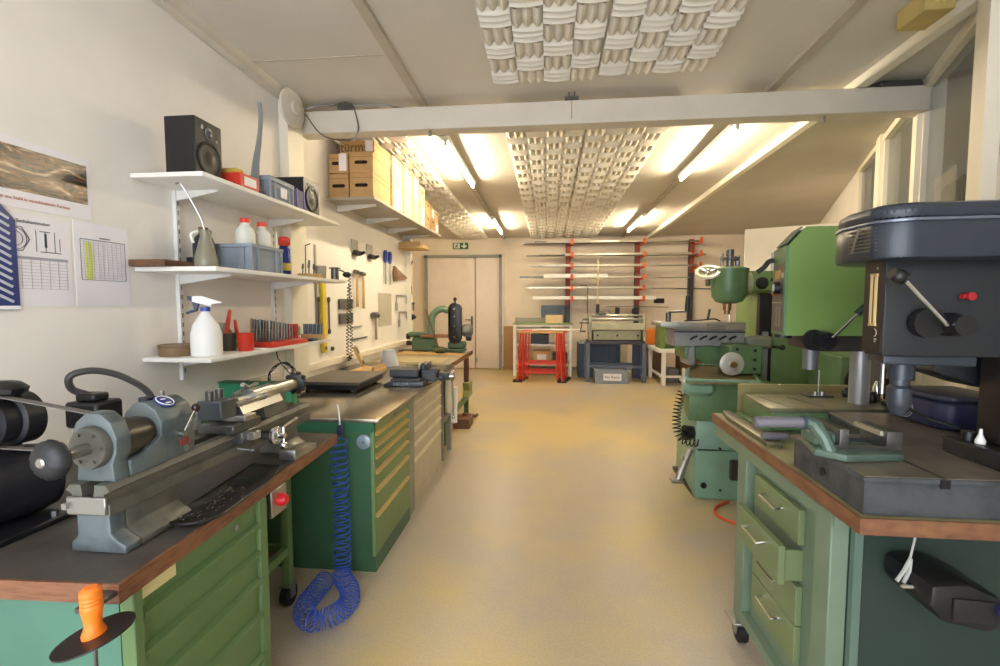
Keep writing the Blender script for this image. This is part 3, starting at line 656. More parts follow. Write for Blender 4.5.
for k, (y, lb) in enumerate(((4.72, 'black and white handle on the wall, near one under the box shelf'), (5.13, 'black and white handle on the wall, far one under the box shelf'))):
    t = T('wall_grip', lb, 'handle', (xt+.03, y, 2.0), 'handles under the box shelf')
    B(xt, xt+.01, y-.08, y+.08, 2.02, 2.15, bev=.002).build('plate', glass('plate_clear', 'D8D4C8', .7), t)
    B(xt, xt+.05, y-.06, y+.07, 1.99, 2.04, bev=.004).build('grip', BLACK, t)
    MB().cyl((xt+.05, y+.06, 2.015), (xt+.09, y+.06, 2.03), .02, .014).build('knob', BLACK, t)
for k, y in enumerate((5.60, 5.77, 6.0)):
    if k == 2: continue
    t = T('file', 'blue handled file hanging on the wall, ' + ('near one' if k == 0 else 'far one') + ' of the pair', 'file', (xt+.02, y, 1.74), 'blue handled files')
    m = MB(); m.tube([(xt+.02, y, 2.14), (xt+.02, y, 2.11), (xt+.02, y, 2.03), (xt+.02, y, 1.99)], [.016, .024, .022, .014], 10); m.build('handle', BLUE, t)
    B(xt+.014, xt+.026, y-.014, y+.014, 1.73, 1.99).build('file_blade', STEEL, t)
t = T('hand_saw', 'hand saw with a wooden handle hanging on the left wall', 'saw', (xt+.02, 6.2, 1.8))
m = MB(); m.prism([(5.93, 1.98), (6.02, 1.96), (6.04, 1.79), (5.92, 1.78), (5.90, 1.88)], xt+.005, xt+.03, 'x', bev=.004); m.build('handle', WOODD, t)
m = MB(); m.prism([(6.0, 1.97), (6.48, 1.86), (6.48, 1.835), (6.0, 1.79)], xt+.012, xt+.016, 'x'); m.build('saw_blade', mat('saw_rust', '9A7058', .4, .4), t)
for k, (y0, y1, zt, lb) in enumerate(((6.02, 6.44, 1.60, 'upper'), (6.12, 6.44, 1.38, 'lower'))):
    m = MB(); m.tube([(xt+.015, y0, zt-.11), (xt+.015, y0, zt), (xt+.015, y1, zt), (xt+.015, y1, zt-.11)], .009, 6); m.cyl((xt+.015, y0, zt-.10), (xt+.015, y0, zt-.2), .016, .013)
    one('hacksaw', m, STEEL, f'{lb} metal hacksaw frame hanging near the far wall corner', 'hacksaw', 'hacksaws by the wall corner')
for k, (y, z0, z1, w_, lb) in enumerate(((4.72, 1.25, 1.262, .14, 'upper thin bar'), (4.78, 1.12, 1.135, .22, 'lower thin bar'))):
    one('scriber', MB().box(xt, xt+.015, y-w_, y+w_, z0, z1, bev=.003), STEELD if k else STEEL, f'{lb} fixed level on the left wall under the hammers', 'bar', 'thin bars on the left wall')
one('clear_pocket', MB().box(xt, xt+.003, 5.38, 5.85, 1.22, 1.62), glass('pocket_clear', 'D9D2BE', .45, .15), 'clear plastic pocket on the left wall under the blue files', 'pocket')
t = T('cable_duct', 'long cream cable duct along the left wall above the benches', 'duct', (-1.98, 4.6, .95))
MB().box(-2.0, -1.955, 2.9, 3.39, .93, .985, bev=.003).box(-2.0, -1.955, 3.63, 6.49, .93, .985, bev=.003).build('duct_cover', TRIM, t)
MB().box(-1.955, -1.945, 3.28, 3.38, .92, 1.0, bev=.003).build('socket', WHITEP, t)
MB().box(-1.97, -1.955, 2.88, 2.94, .88, 1.0, bev=.003).build('junction', RAIL, t)
t = T('socket_outlet', 'white wall socket with two plugs low on the left wall beyond the pillar', 'socket', (-1.98, 4.2, 1.05))
B(-1.998, -1.985, 4.05, 4.17, 1.04, 1.12, bev=.003).build('plate', WHITEP, t)
m = MB(); m.lathe([(.02, 0), (.018, .02), (0, .021)], (-1.985, 4.14, 1.08), (1, 0, 0)); m.build('plug', STEELD, t)
# tools in the niche corner beside the door
xc = -2.0
for k, (y, z0, lb, knd) in enumerate(((6.56, 1.95, 'diagonal pliers with brown handles hanging highest by the wall corner', 0), (6.56, 1.62, 'black holder hanging in the middle by the wall corner', 1), (6.56, 1.42, 'grey clamp hanging by the wall corner above the sander', 2), (6.56, 1.2, 'black cordless tool hanging lowest by the wall corner', 3))):
    m = MB()
    if knd == 0: m.box(xc+.0, xc+.012, y-.02, y, z0, z0+.2, bev=.002, rot=(0, 0, 0)); m.cyl((xc+.01, y-.02, z0), (xc+.09, y-.02, z0+.14), .010); m.cyl((xc+.06, y-.02, z0-.05), (xc+.01, y-.02, z0+.14), .010)
    elif knd == 1: m.box(xc, xc+.07, y-.05, y+.01, z0, z0+.13, bev=.01); m.cyl((xc+.035, y-.02, z0+.13), (xc+.035, y-.02, z0+.22), .008)
    elif knd == 2: m.box(xc, xc+.11, y-.03, y, z0+.06, z0+.09, bev=.004); m.box(xc, xc+.03, y-.03, y, z0-.04, z0+.07, bev=.004); m.cyl((xc+.09, y-.015, z0+.06), (xc+.09, y-.015, z0-.03), .012)
    else: m.box(xc, xc+.10, y-.04, y+.01, z0+.06, z0+.14, bev=.012); m.box(xc+.02, xc+.06, y-.04, y+.01, z0-.08, z0+.07, bev=.01); m.sph((xc+.10, y-.015, z0+.1), .03)
    one(('pliers', 'tool_holder', 'clamp', 'power_tool')[knd], m, (WOODD, BLACK, STEELD, BLACK)[knd], lb, ('pliers', 'holder', 'clamp', 'power tool')[knd])

#================================================================== BOX SHELF AND CARDBOARD BOXES
t = T('box_shelf', 'long grey shelf high on the left wall carrying cardboard boxes', 'shelf', (-1.78, 5.3, 2.40))
m = MB(); m.prism([(-1.995, 4.12), (-1.545, 4.12), (-1.50, 6.56), (-1.995, 6.56)], 2.425, 2.45, bev=.002); m.build('shelf_board', SHELFG, t)
for y in (4.35, 5.05, 5.75, 6.35):
    b = MB(); b.prism([(-1.995, 2.425), (-1.62, 2.425), (-1.62, 2.412), (-1.995, 2.36)], y-.012, y+.012, 'y'); b.build('bracket', RAIL, t)
one('wooden_ledge', MB().box(-1.995, -1.70, 6.2, 6.5, 2.27, 2.32, bev=.004).box(-1.995, -1.66, 6.18, 6.52, 2.23, 2.27, bev=.004), WOOD, 'small wooden ledge under the far end of the box shelf', 'ledge')
ZB = 2.45
def carton(x0, x1, y0, y1, z0, z1, lb, mt=KRAFT, label=None, hole=True, txt=None, side=None):
    t = T('cardboard_box', lb, 'cardboard box', ((x0+x1)/2, (y0+y1)/2, z0), 'cardboard boxes on the high shelf')
    B(x0, x1, y0, y1, z0, z1-.001, bev=.003).build('carton', mt, t)
    m = MB(); m.box(x0-.0005, x1+.0015, y0-.0015, y1+.001, z1-.045, z1-.0415); m.build('lid_seam', mat('cardboard_seam', '8A6436', .9), t)
    zc = (z0+z1)/2; xc = (x0+x1)/2; yc = (y0+y1)/2
    if hole:
        m = MB(); m.box(xc-.045, xc+.045, y0-.003, y0+.001, zc-.015, zc+.015, bev=.001)
        m.cyl((xc-.045, y0-.003, zc), (xc-.045, y0+.001, zc), .015, n=12); m.cyl((xc+.045, y0-.003, zc), (xc+.045, y0+.001, zc), .015, n=12); m.build('hand_hole', mat('hole_dark', '2A1A10', .9), t)
    if label == 'front': B(x1-.085, x1-.015, y0-.004, y0, z0+.02, z1-.001).build('paper_label', PAPER, t)
    if label == 'side': B(x1, x1+.003, yc-.06, yc+.06, z0+.01, z1-.03).build('paper_label', PAPER, t)
    if side:
        m = MB(); m.cyl((x1-.001, yc, zc+.04), (x1+.002, yc, zc+.04), .018, n=12); m.build('side_hole', mat('hole_dark', '2A1A10', .9), t)
    if txt: text_mb(txt, .11, (xc-.03, y0-.003, zc-.005), (1, 0, 0), (0, 0, 1), .0005).build('lettering', mat('box_print', '5A4634', .8), t)
carton(-1.985, -1.80, 4.16, 4.62, ZB, ZB+.215, 'brown box with hand hole, bottom left of the nearest stack')
carton(-1.79, -1.57, 4.16, 4.62, ZB, ZB+.22, 'brown box with hand hole, bottom right of the nearest stack')
carton(-1.985, -1.80, 4.16, 4.62, ZB+.22, ZB+.395, 'brown box with a white strip, upper left of the nearest stack', label='front')
carton(-1.79, -1.57, 4.16, 4.62, ZB+.22, ZB+.405, 'brown box with hand hole, upper right of the nearest stack')
carton(-1.90, -1.575, 4.22, 4.66, ZB+.406, ZB+.525, 'flat brown box with printed word and white label, topmost on the nearest stack', label='front', hole=False, txt='stürmst')
rows = [(4.68, 5.0, [.26, .275], KRAFTP), (5.03, 5.33, [.27, .26], KRAFTP), (5.36, 5.60, [.25, .27], KRAFTP), (5.63, 5.86, [.25, .22], KRAFTP), (5.89, 6.10, [.17, .17], KRAFT), (6.13, 6.32, [.17, .15], KRAFT), (6.35, 6.52, [.15, .16], KRAFTP)]
nm = ['second', 'third', 'fourth', 'fifth', 'sixth', 'seventh', 'last']
for i, (y0, y1, hs, mt) in enumerate(rows):
    z0 = ZB
    for j, h in enumerate(hs):
        carton(-1.86, -1.565+.04*(y0-4.6)/2, y0, y1, z0, z0+h, f'{"pale" if mt is KRAFTP else "brown"} cardboard box, {"lower" if j == 0 else "upper"} of the {nm[i]} stack from the near end', mt, label='side' if (i+j) % 3 == 0 else None, hole=(i+j) % 2 == 0, side=i > 2)
        z0 += h

#================================================================== NEAR LEFT WORKBENCH
t = T('workbench', 'green near left workbench with a dark worn top carrying the grey lathe', 'workbench', (-1.4, 1.5, 0))
m = MB(); m.prism([(-1.97, .915), (-.984, .951), (-1.045, 2.21), (-1.97, 2.21)], .806, .85); m.build('worktop', BENCHTOP, t)
m = MB(); m.prism([(-.984, .950), (-.984, .957), (-1.97, .921), (-1.97, .914)], .804, .8505)
m.prism([(-.989, .950), (-.981, .950), (-1.042, 2.212), (-1.050, 2.212)], .804, .8508); m.build('wooden_edge', EDGE, t)
MB().box(-1.95, -1.0355, 1.0, 1.015, .06, .806).build('side_panel', BSIDE, t)
MB().box(-1.95, -1.93, 1.015, 2.1, .06, .806).build('back_panel', BDRAW, t)
MB().box(-1.90, -1.03, 1.015, 1.555, .06, .10).box(-1.90, -1.03, 1.015, 1.555, .78, .806).box(-1.9, -1.02, 1.54, 1.555, .06, .80).build('cabinet_body', BDRAW, t)
MB().box(-1.035, -.997, 1.0, 1.03, .06, .805, bev=.003).build('corner_post', BDRAW, t)
MB().box(-1.05, -1.005, 1.515, 1.56, .06, .805, bev=.003).build('corner_post', BDRAW, t)
zt = .80
for k, h in enumerate((.095, .10, .10, .125, .155, .155)):
    d_ = MB(); x1 = -1.008; d_.box(-1.05, x1-.010, 1.032, 1.512, zt-h+.004, zt-.002)
    d_.prism([(x1-.010, zt-h+.004), (x1+.012, zt-h+.010), (x1+.012, zt-h+.020), (x1-.010, zt-h+.026)], 1.032, 1.512, 'y')
    db = d_.build('drawer', BDRAW, t)
    if k == 0:
        l = MB(); l.box(x1-.011, x1-.004, 1.035, 1.15, zt-.045, zt-.012); l.build('label_strip', mat('label_cream', 'CFC58F', .6), db)
        l = MB(); l.cyl((x1-.011, 1.40, zt-.035), (x1-.002, 1.40, zt-.035), .010, n=12); l.build('lock', STEEL, db)
    zt -= h
for x, y in ((-1.28, 2.14), (-1.90, 2.14), (-1.90, 1.06)):
    MB().box(x-.02, x+.02, y-.02, y+.02, .10, .806, bev=.003).build('leg', BDRAW, t)
MB().box(-1.295, -1.265, 1.56, 2.12, .26, .30).box(-1.90, -1.265, 2.13, 2.15, .26, .30).build('brace', BDRAW, t)
MB().box(-1.90, -1.30, 1.56, 2.12, .26, .275).build('lower_shelf', WOODD, t)
for x, y in ((-1.28, 2.14),):
    c = MB(); c.cyl((x-.02, y, .05), (x+.02, y, .05), .05, n=20); cc = c.build('caster', RUBBER, t)
    c = MB(); c.box(x-.03, x+.03, y-.035, y+.035, .10, .105).box(x+.022, x+.027, y-.02, y+.02, .04, .10).box(x-.027, x-.022, y-.02, y+.02, .04, .10); c.build('caster_fork', STEEL, cc)
MB().box(-1.95, -1.04, 1.02, 1.5, 0.0, .06).build('plinth', RUBBER, t)
t = T('power_switch', 'red rotary switch on a pale plate under the near bench top', 'switch', (-1.03, 1.65, .76))
B(-1.055, -1.012, 1.60, 1.70, .70, .802, bev=.003).build('plate', STEEL, t)
m = MB(); m.lathe([(.024, 0), (.024, .012), (.017, .03), (0, .031)], (-1.012, 1.65, .755), (1, 0, 0), n=18); m.build('switch_knob', mat('switch_red', 'D2202A', .35), t)
# chip hook with orange handle
t = T('chip_hook', 'chip hook with an orange handle and black round guard at the bench end', 'chip hook', (-.95, .845, .45))
m = MB(); m.lathe([(.0, 0), (.021, .003), (.022, .014), (.015, .033), (.017, .05), (.020, .07), (.020, .075), (.0185, .078), (.020, .082), (.0185, .086), (.020, .09), (.0185, .094), (.020, .098), (.019, .108), (.012, .114), (0, .115)], (-.951, .86, .790), (-.03, .0, 1), n=20)
m.build('handle', ORANGEH, t)
m = MB(); m.lathe([(0, 0), (.071, 0), (.071, .004), (0, .004)], (-.950, .86, .796), (-.22, -.04, 1), n=36); m.build('guard', BLACK, t)
m = MB(); m.cyl((-.951, .86, .45), (-.951, .86, .79), .004, n=8); m.build('rod', STEELD, t)
m = MB(); m.box(-1.02, -.985, .88, .950, .825, .838, bev=.002); m.tube([(-1.0, .885, .83), (-.97, .872, .832), (-.955, .862, .85)], .004, 6); m.build('hanger', STEELD, t)
# lathe
LX = -1.17; LZ = 1.128
t = T('bench_lathe', 'small grey bench lathe on the near left workbench', 'lathe', (LX, 1.55, .85))
m = MB()
def foot(y0, y1, flare):
    m = MB(); m.prism([(LX-.068, .8505), (LX+.09, .8505), (LX+.09, .872), (LX+.062, .888), (LX+.048, .90), (LX+.045, .99), (LX-.050, .99), (LX-.048, .90), (LX-.055, .885), (LX-.068, .878)], y0, y1, 'y', bev=.006)
    return m
foot(1.072, 1.12, 0).build('bed_foot', GGREY, t)
foot(1.12, 1.30, 0).build('bed_foot', GGREYW, t)
foot(1.88, 1.99, 0).build('bed_foot', GGREYW, t)
m = MB(); m.prism([(LX-.06, .955), (LX+.06, .955), (LX+.06, .985), (LX+.045, .99), (LX+.045, 1.01), (LX+.062, 1.02), (LX+.05, 1.035), (LX+.02, 1.035), (LX+.015, 1.0), (LX-.015, 1.0), (LX-.02, 1.035), (LX-.05, 1.035), (LX-.062, 1.02), (LX-.045, 1.01), (LX-.045, .99), (LX-.06, .985)], 1.062, 2.08, 'y'); m.build('lathe_bed', GGREYW, t)
m = MB(); m.box(LX-.055, LX+.055, 1.054, 1.062, .96, 1.005, bev=.002); m.box(LX-.058, LX-.045, 1.045, 1.06, .975, .99); m.build('bed_end_plate', STEEL, t)
# headstock: near bearing plate, saddle and rounded housing
m = MB(); m.prism([(LX-.055, 1.035), (LX+.055, 1.035), (LX+.05, 1.08), (LX+.062, 1.11), (LX+.065, 1.15), (LX+.05, 1.19), (LX+.02, 1.215), (LX-.02, 1.215), (LX-.05, 1.19), (LX-.065, 1.15), (LX-.06, 1.11), (LX-.05, 1.08)], 1.085, 1.13, 'y', bev=.004); m.build('bearing_end', GGREY, t)
m = MB(); m.lathe([(.0, 0), (.052, 0), (.056, .008), (.056, .02)], (LX, 1.065, LZ), (0, 1, 0), n=28)
for k in range(6): m.cyl((LX+.04*math.cos(k*PI/3), 1.060, LZ+.04*math.sin(k*PI/3)), (LX+.04*math.cos(k*PI/3), 1.070, LZ+.04*math.sin(k*PI/3)), .005, n=8)
m.build('bearing_flange', GGREYW, t)
m = MB(); m.cyl((LX, .96, LZ), (LX, 1.38, LZ), .016, n=18); m.cyl((LX, 1.37, LZ), (LX, 1.40, LZ), .026, n=18); m.build('spindle', STEEL, t)
m = MB(); nn_ = 40; rings = []
for r_, y_ in [(.012, .0), (.024, .003), (.036, .012), (.044, .026), (.047, .042), (.043, .056), (.030, .066), (.014, .070), (.001, .070)]:
    rings.append([m.b.verts.new((LX+(1.06*r_*(1-.05*(math.cos(k*PI*20/nn_) > .6)))*math.cos(2*PI*k/nn_), .955+y_*.62, LZ+(1.06*r_*(1-.05*(math.cos(k*PI*20/nn_) > .6)))*math.sin(2*PI*k/nn_))) for k in range(nn_)])
for a_, b_ in zip(rings, rings[1:]):
    for k in range(nn_): m.b.faces.new((a_[k], a_[(k+1) % nn_], b_[(k+1) % nn_], b_[k]))
m.b.faces.new(rings[0]); hw = m.build('handwheel', mat('bakelite', '17181C', .5), t)
MB().lathe([(0, -.004), (.008, -.004), (.012, -.001), (.012, .004)], (LX, .955, LZ), (0, 1, 0), n=18).build('hub', STEEL, hw)
m = MB(); m.lathe([(.0, 0), (.058, 0), (.058, .04), (.051, .043), (.051, .078), (.044, .081), (.044, .11), (0, .11)], (LX, 1.132, LZ), (0, 1, 0), n=32); m.build('cone_pulley', mat('pulley_iron', '5B564E', .3, .6, var=.2), t)
m = MB(); m.prism([(1.13, 1.035), (1.25, 1.035), (1.25, 1.13), (1.22, 1.105), (1.18, 1.085), (1.13, 1.08)], LX+.030, LX+.058, 'x', bev=.005); m.build('headstock_bridge', GGREY, t)
m = MB(); m.prism([(LX-.065, 1.035), (LX+.056, 1.035), (LX+.058, 1.155), (LX+.040, 1.19), (LX+.005, 1.213), (LX-.03, 1.21), (LX-.06, 1.18), (LX-.072, 1.14)], 1.235, 1.365, 'y', bev=.008); hs = m.build('headstock_housing', GGREY, t)
m = MB(); bd = Vector((.55, 0, 1)).normalized(); m.lathe([(0, 0), (.03, 0), (.03, .003), (0, .004)], Vector((LX+.022, 1.29, 1.204)), bd, n=28); m.build('badge_disc', mat('badge_blue', '2C3E86', .3), hs)
m = MB(); q = bd.to_track_quat('Z', 'Y').to_matrix(); c0 = Vector((LX+.022, 1.29, 1.204))+bd*.004
m.tube([c0 + q @ Vector((.024*math.cos(k*PI/14), .024*math.sin(k*PI/14), 0)) for k in range(28)], .0016, 5, closed=True)
for dy_ in (-.012, .008): m.sph(c0 + q @ Vector((0, dy_, 0)), .008, (1, 1.2, .25), 8, 6)
m.build('badge_ring', WHITEP, hs)
text_mb('102', .030, (LX+.0585, 1.318, 1.075), (0, 1, 0), (0, 0, 1), .0008).build('number', mat('number_red', 'B03A34', .5), hs)
MB().cyl((LX-.02, 1.27, 1.208), (LX-.02, 1.27, 1.220), .018, n=14).build('oil_cap', BLACK, hs)
MB().cyl((LX-.02, 1.33, 1.208), (LX-.02, 1.33, 1.228), .006, n=8).build('oiler', STEEL, hs)
MB().cyl((LX+.054, 1.325, 1.052), (LX+.060, 1.325, 1.052), .010, n=14).build('sight_glass', STEEL, hs)
m = MB(); m.cyl((LX+.054, 1.30, 1.105), (LX+.078, 1.30, 1.105), .010, n=12); m.cyl((LX+.072, 1.30, 1.105), (LX+.076, 1.345, 1.168), .0042, n=8); lv = m.build('lever', CHROME, t)
MB().sph((LX+.076, 1.349, 1.174), .013).build('lever_ball', mat('ball_dark_red', '2B1414', .2), lv)
# carriage, cross slide with tool block, feed wheel
m = MB(); m.box(LX-.06, LX+.075, 1.52, 1.68, 1.036, 1.07, bev=.004); m.box(LX-.05, LX+.08, 1.56, 1.645, .99, 1.036, bev=.004); m.build('carriage', STEELD, t)
m = MB(); m.box(LX-.11, LX+.085, 1.57, 1.64, 1.07, 1.092, bev=.003); m.box(LX+.06, LX+.11, 1.585, 1.625, 1.0, 1.03, bev=.003); m.build('cross_slide', STEEL, t)
m = MB(); m.box(LX-.045, LX+.045, 1.50, 1.585, 1.092, 1.158, bev=.003); m.build('tool_block', mat('tool_block_steel', '5C6268', .3, .7), t)
for y in (1.52, 1.568): MB().cyl((LX-.01, y, 1.158), (LX-.01, y, 1.19), .013, n=14).build('clamp_stud', STEELD, t)
m = MB(); m.prism([(LX-.06, 1.092), (LX+.06, 1.092), (LX+.045, 1.118), (LX-.045, 1.118)], 1.60, 1.86, 'y'); m.box(LX-.04, LX+.04, 1.60, 1.80, 1.118, 1.132, bev=.002); m.build('top_slide', STEEL, t)
m = MB(); m.lathe([(0, 0), (.035, 0), (.035, .012), (.028, .02), (.012, .024), (.012, .045), (0, .046)], (LX+.11, 1.705, .985), (1, 0, 0), n=26); fw_ = m.build('feed_wheel', CHROME, t)
m = MB(); m.cyl((LX+.15, 1.705, .95), (LX+.15, 1.705, 1.02), .005, n=8); m.cyl((LX+.15, 1.705, 1.02), (LX+.15, 1.79, 1.03), .005, n=8); m.sph((LX+.15, 1.705, .947), .014); m.sph((LX+.15, 1.795, 1.031), .007); m.build('crank', CHROME, fw_)
m = MB(); m.cyl((LX+.02, 1.705, .985), (LX+.11, 1.705, .985), .018, n=14); m.build('feed_screw', STEELD, t)
# tailstock
m = MB(); m.prism([(LX-.05, 1.036), (LX+.05, 1.036), (LX+.035, 1.08), (LX+.03, 1.12), (LX-.03, 1.12), (LX-.035, 1.08)], 1.76, 1.92, 'y', bev=.004); m.build('tailstock_base', GGREYW, t)
m = MB(); m.cyl((LX, 1.64, LZ), (LX, 1.72, LZ), .016, n=16); m.cyl((LX, 1.72, LZ), (LX, 1.86, LZ), .034, n=22); m.cyl((LX, 1.86, LZ), (LX, 2.06, LZ), .027, n=22); m.build('tailstock_barrel', STEEL, t)
m = MB(); m.lathe([(0, 0), (.022, 0), (.045, .006), (.045, .03), (.022, .036), (0, .036)], (LX, 2.05, LZ), (0, 1, 0), n=24)
for k in range(10): m.sph((LX+.045*math.cos(k*PI/5), 2.068, LZ+.045*math.sin(k*PI/5)), .011, (1, 1.5, 1), 8, 6)
m.build('tailstock_wheel', BLACK, t)
MB().cyl((LX+.034, 1.77, LZ), (LX+.055, 1.77, LZ+.005), .012, n=12).build('clamp_knob', CHROME, t)
m = MB(); m.cyl((LX-.01, 1.74, LZ+.03), (LX-.01, 1.70, LZ+.055), .010, n=10); m.cyl((LX-.02, 1.66, LZ+.02), (LX-.01, 1.79, LZ+.045), .008, n=10); m.build('clamp_lever', STEEL, t)
m = MB(); m.cyl((LX+.02, 1.54, .985), (LX+.10, 1.58, .965), .004, n=8); m.sph((LX+.102, 1.581, .965), .009); m.build('lock_lever', STEELD, t)
# black chip tray
m = MB(); P = []
for k in range(13): a = PI + k*PI/12; P.append((-1.045+.075*math.cos(a), 1.29+.085*math.sin(a)))
P += [(-.985, 1.55), (-1.03, 1.70), (-1.15, 1.70), (-1.12, 1.4)]
P = [(x, y) for x, y in P]
m.prism(P, .8605, .868, bev=.002); t = T('chip_tray', 'black chip tray with pale shavings on the near bench below the lathe', 'tray', (-1.06, 1.4, .851)); m.build('tray_plate', mat('tray_black', '1C181A', .35, var=.3, scale=40), t)
m = MB(); m.tube([(x, y, .868) for x, y in P], .0045, 6, closed=True); m.build('rim', BLACK, t)
MB().box(-1.10, -1.00, 1.25, 1.30, .8505, .861).box(-1.10, -1.02, 1.6, 1.65, .8505, .861).build('spacer', RUBBER, t)
MB().cyl((-1.085, 1.52, .8682), (-1.085, 1.52, .8695), .034, n=20).build('hole', mat('hole_black', '060606', .9), t)
m = MB()
for k in range(90):
    x = random.gauss(-1.05, .028); y = random.uniform(1.23, 1.5); s_ = random.uniform(.0006, .0014)
    if x > -.985 or x < -1.11: continue
    m.box(x-s_, x+s_, y-s_, y+s_, .868, .868+s_, rot=(0, 0, random.random()*3))
o = m.build('metal_shavings', mat('shavings', 'B8AE98', .4, .5), None); tag(o, 'pale metal shavings scattered on the black chip tray', 'shavings'); o['kind'] = 'stuff'
# countershaft pulley with belt, motor
t = T('countershaft', 'black stepped belt pulley with a knob at the far left, above the motor', 'belt drive', (-1.62, 1.3, .85))
m = MB(); m.lathe([(0, 0), (.05, 0), (.05, .04), (.065, .044), (.065, .085), (.078, .09), (.078, .14), (.07, .145), (0, .146)], (-1.575, 1.11, 1.160), (.05, 1, 0), n=32); m.build('step_pulley', BLACKM, t)
m = MB(); m.box(-1.72, -1.62, 1.20, 1.28, .852, 1.10, bev=.006); m.cyl((-1.72, 1.23, 1.165), (-1.60, 1.23, 1.165), .02); m.build('stand', BLACKM, t)
m = MB(); m.cyl((-1.64, 1.10, 1.13), (-1.56, 1.19, 1.235), .016, n=12); m.build('arm', BLACKM, t)
m = MB(); m.lathe([(0, 0), (.018, 0), (.028, .012), (.042, .022), (.045, .036), (.03, .048), (0, .052)], (-1.55, 1.19, 1.225), (.15, 0, 1), n=9); m.build('knob', BLACK, t)
m = MB(); 
m.prism([(-1.55, 1.236), (LX, 1.180), (LX, 1.183), (-1.55, 1.239)], 1.155, 1.178, 'y'); m.prism([(-1.58, 1.088), (LX, 1.080), (LX, 1.083), (-1.58, 1.091)], 1.155, 1.178, 'y'); m.build('belt', mat('belt_grey', '6A6460', .6), t)
t = T('lathe_motor', 'large black electric motor behind the lathe at the far left', 'motor', (-1.58, 1.15, .85))
m = MB(); m.lathe([(0, 0), (.08, 0), (.10, .02), (.104, .06), (.104, .30), (.095, .34), (0, .345)], (-1.63, .95, .972), (.25, 1, 0), n=30); m.build('motor_body', BLACKM, t)
m = MB(); m.box(-1.70, -1.44, .98, 1.30, .852, .868, bev=.003); m.build('foot', BLACKM, t)
for x, y in ((-1.455, 1.03), (-1.455, 1.22)):
    m = MB(); m.cyl((x, y, .868), (x, y, .885), .010, n=6); m.build('bolt', STEELD, t)
m = MB(); m.box(-1.53, -1.515, 1.08, 1.15, .955, .985, bev=.002); m.build('name_plate', mat('plate_brown', '5B4634', .4, .4), t)
t = T('junction_box', 'black plug box with a thick curved cable behind the lathe', 'plug box', (-1.50, 1.42, .85))
m = MB(); m.box(-1.57, -1.45, 1.36, 1.46, 1.09, 1.175, bev=.008); m.box(-1.55, -1.48, 1.38, 1.44, 1.175, 1.20, bev=.006); m.build('housing', BLACK, t)
m = MB(); m.cyl((-1.48, 1.42, .852), (-1.48, 1.42, 1.10), .02, n=12); m.cyl((-1.48, 1.42, .851), (-1.48, 1.42, .86), .05, n=16); m.build('post', BLACKM, t)
m = MB(); m.tube(spline([(-1.52, 1.41, 1.19), (-1.545, 1.37, 1.22), (-1.535, 1.36, 1.265), (-1.50, 1.41, 1.275), (-1.46, 1.48, 1.24), (-1.43, 1.55, 1.16), (-1.43, 1.58, 1.0), (-1.45, 1.60, .86)]), .011, 10); m.build('thick_cable', mat('cable_dark', '3E3C3C', .5), t)
# small base plate right of the lathe wheel
one('angle_block', MB().prism([(1.80, .851), (1.98, .851), (1.98, .875), (1.80, .895)], -1.10, -1.03, 'x', bev=.003), STEEL, 'worn steel clamp block on the bench beside the silver feed wheel', 'block')

#================================================================== GREEN DRAWER CABINET, WORKTOP AND WHAT STANDS ON IT
def drawer_cabinet(name, label, xf, y0, y1, zs, body, side, front, grip, x0=-1.96):
    t = T(name, label, 'drawer cabinet', ((x0+xf)/2, (y0+y1)/2, 0))
    m = MB(); m.box(x0, xf-.02, y0, y1, zs[-1], .846).box(x0, xf, y0, y1, 0, zs[-1]); m.build('cabinet_body', side, t)
    m = MB(); m.box(xf-.02, xf, y0, y0+.022, zs[-1], .846, bev=.002).box(xf-.02, xf, y1-.022, y1, zs[-1], .846, bev=.002).box(xf-.02, xf, y0, y1, zs[0], .846); m.build('front_frame', front, t)
    for a, b in zip(zs, zs[1:]):
        d = MB(); d.box(xf-.02, xf+.0, y0+.024, y1-.024, b+.003, a-.026); dd = d.build('drawer', front, t)
        g = MB(); g.prism([(xf-.01, a-.026), (xf+.012, a-.024), (xf+.012, a-.014), (xf-.01, a-.004)], y0+.024, y1-.024, 'y'); g.build('grip_strip', grip, dd)
    return t
GCAB = drawer_cabinet('drawer_cabinet', 'green drawer cabinet with wooden grip strips behind the blue spiral hose', -.945, 2.45, 3.10, [.79, .725, .66, .575, .47, .325, .09], GREEN, GREEND, GDRAW, PLYG)
MB().box(-1.94, -.943, 2.444, 2.452, .795, .846).build('top_rim', GREENRIM, GCAB)
MB().lathe([(0, 0), (.012, 0), (.012, .004), (0, .005)], (-.945, 2.80, .818), (1, 0, 0)).build('lock', STEELD, GCAB)
drawer_cabinet('drawer_cabinet', 'grey beige drawer cabinet between the green cabinet and the vise rod', -.975, 3.27, 4.20, [.79, .68, .58, .47, .35, .07], GREYC, GREYC, GREYC, mat('grip_beige', 'D6CAB0', .5))
one('cabinet_spacer', MB().box(-1.95, -.955, 3.11, 3.262, 0, .845, bev=.003), GREYD, 'narrow grey upright panel between the green and grey cabinets', 'panel')
t = T('metal_worktop', 'continuous metal worktop over the green and grey drawer cabinets', 'worktop', (-1.45, 3.4, .848))
m = MB(); m.prism([(-1.995, 2.435), (-.912, 2.435), (-.912, 4.30), (-.95, 4.72), (-1.995, 4.72)], .848, .868, bev=.002); m.build('top_plate', STAIN, t)
t = T('work_frame', 'grey metal frame leg under the far end of the metal worktop', 'frame', (-1.4, 4.5, 0))
for y in (4.32, 4.66):
    for x in (-1.0, -1.9): MB().box(x-.02, x+.02, y-.02, y+.02, 0, .846, bev=.002).build('leg', GREYD, t)
MB().box(-1.02, -.98, 4.34, 4.64, .36, .40).box(-1.92, -1.88, 4.34, 4.64, .36, .40).build('brace', GREYD, t)
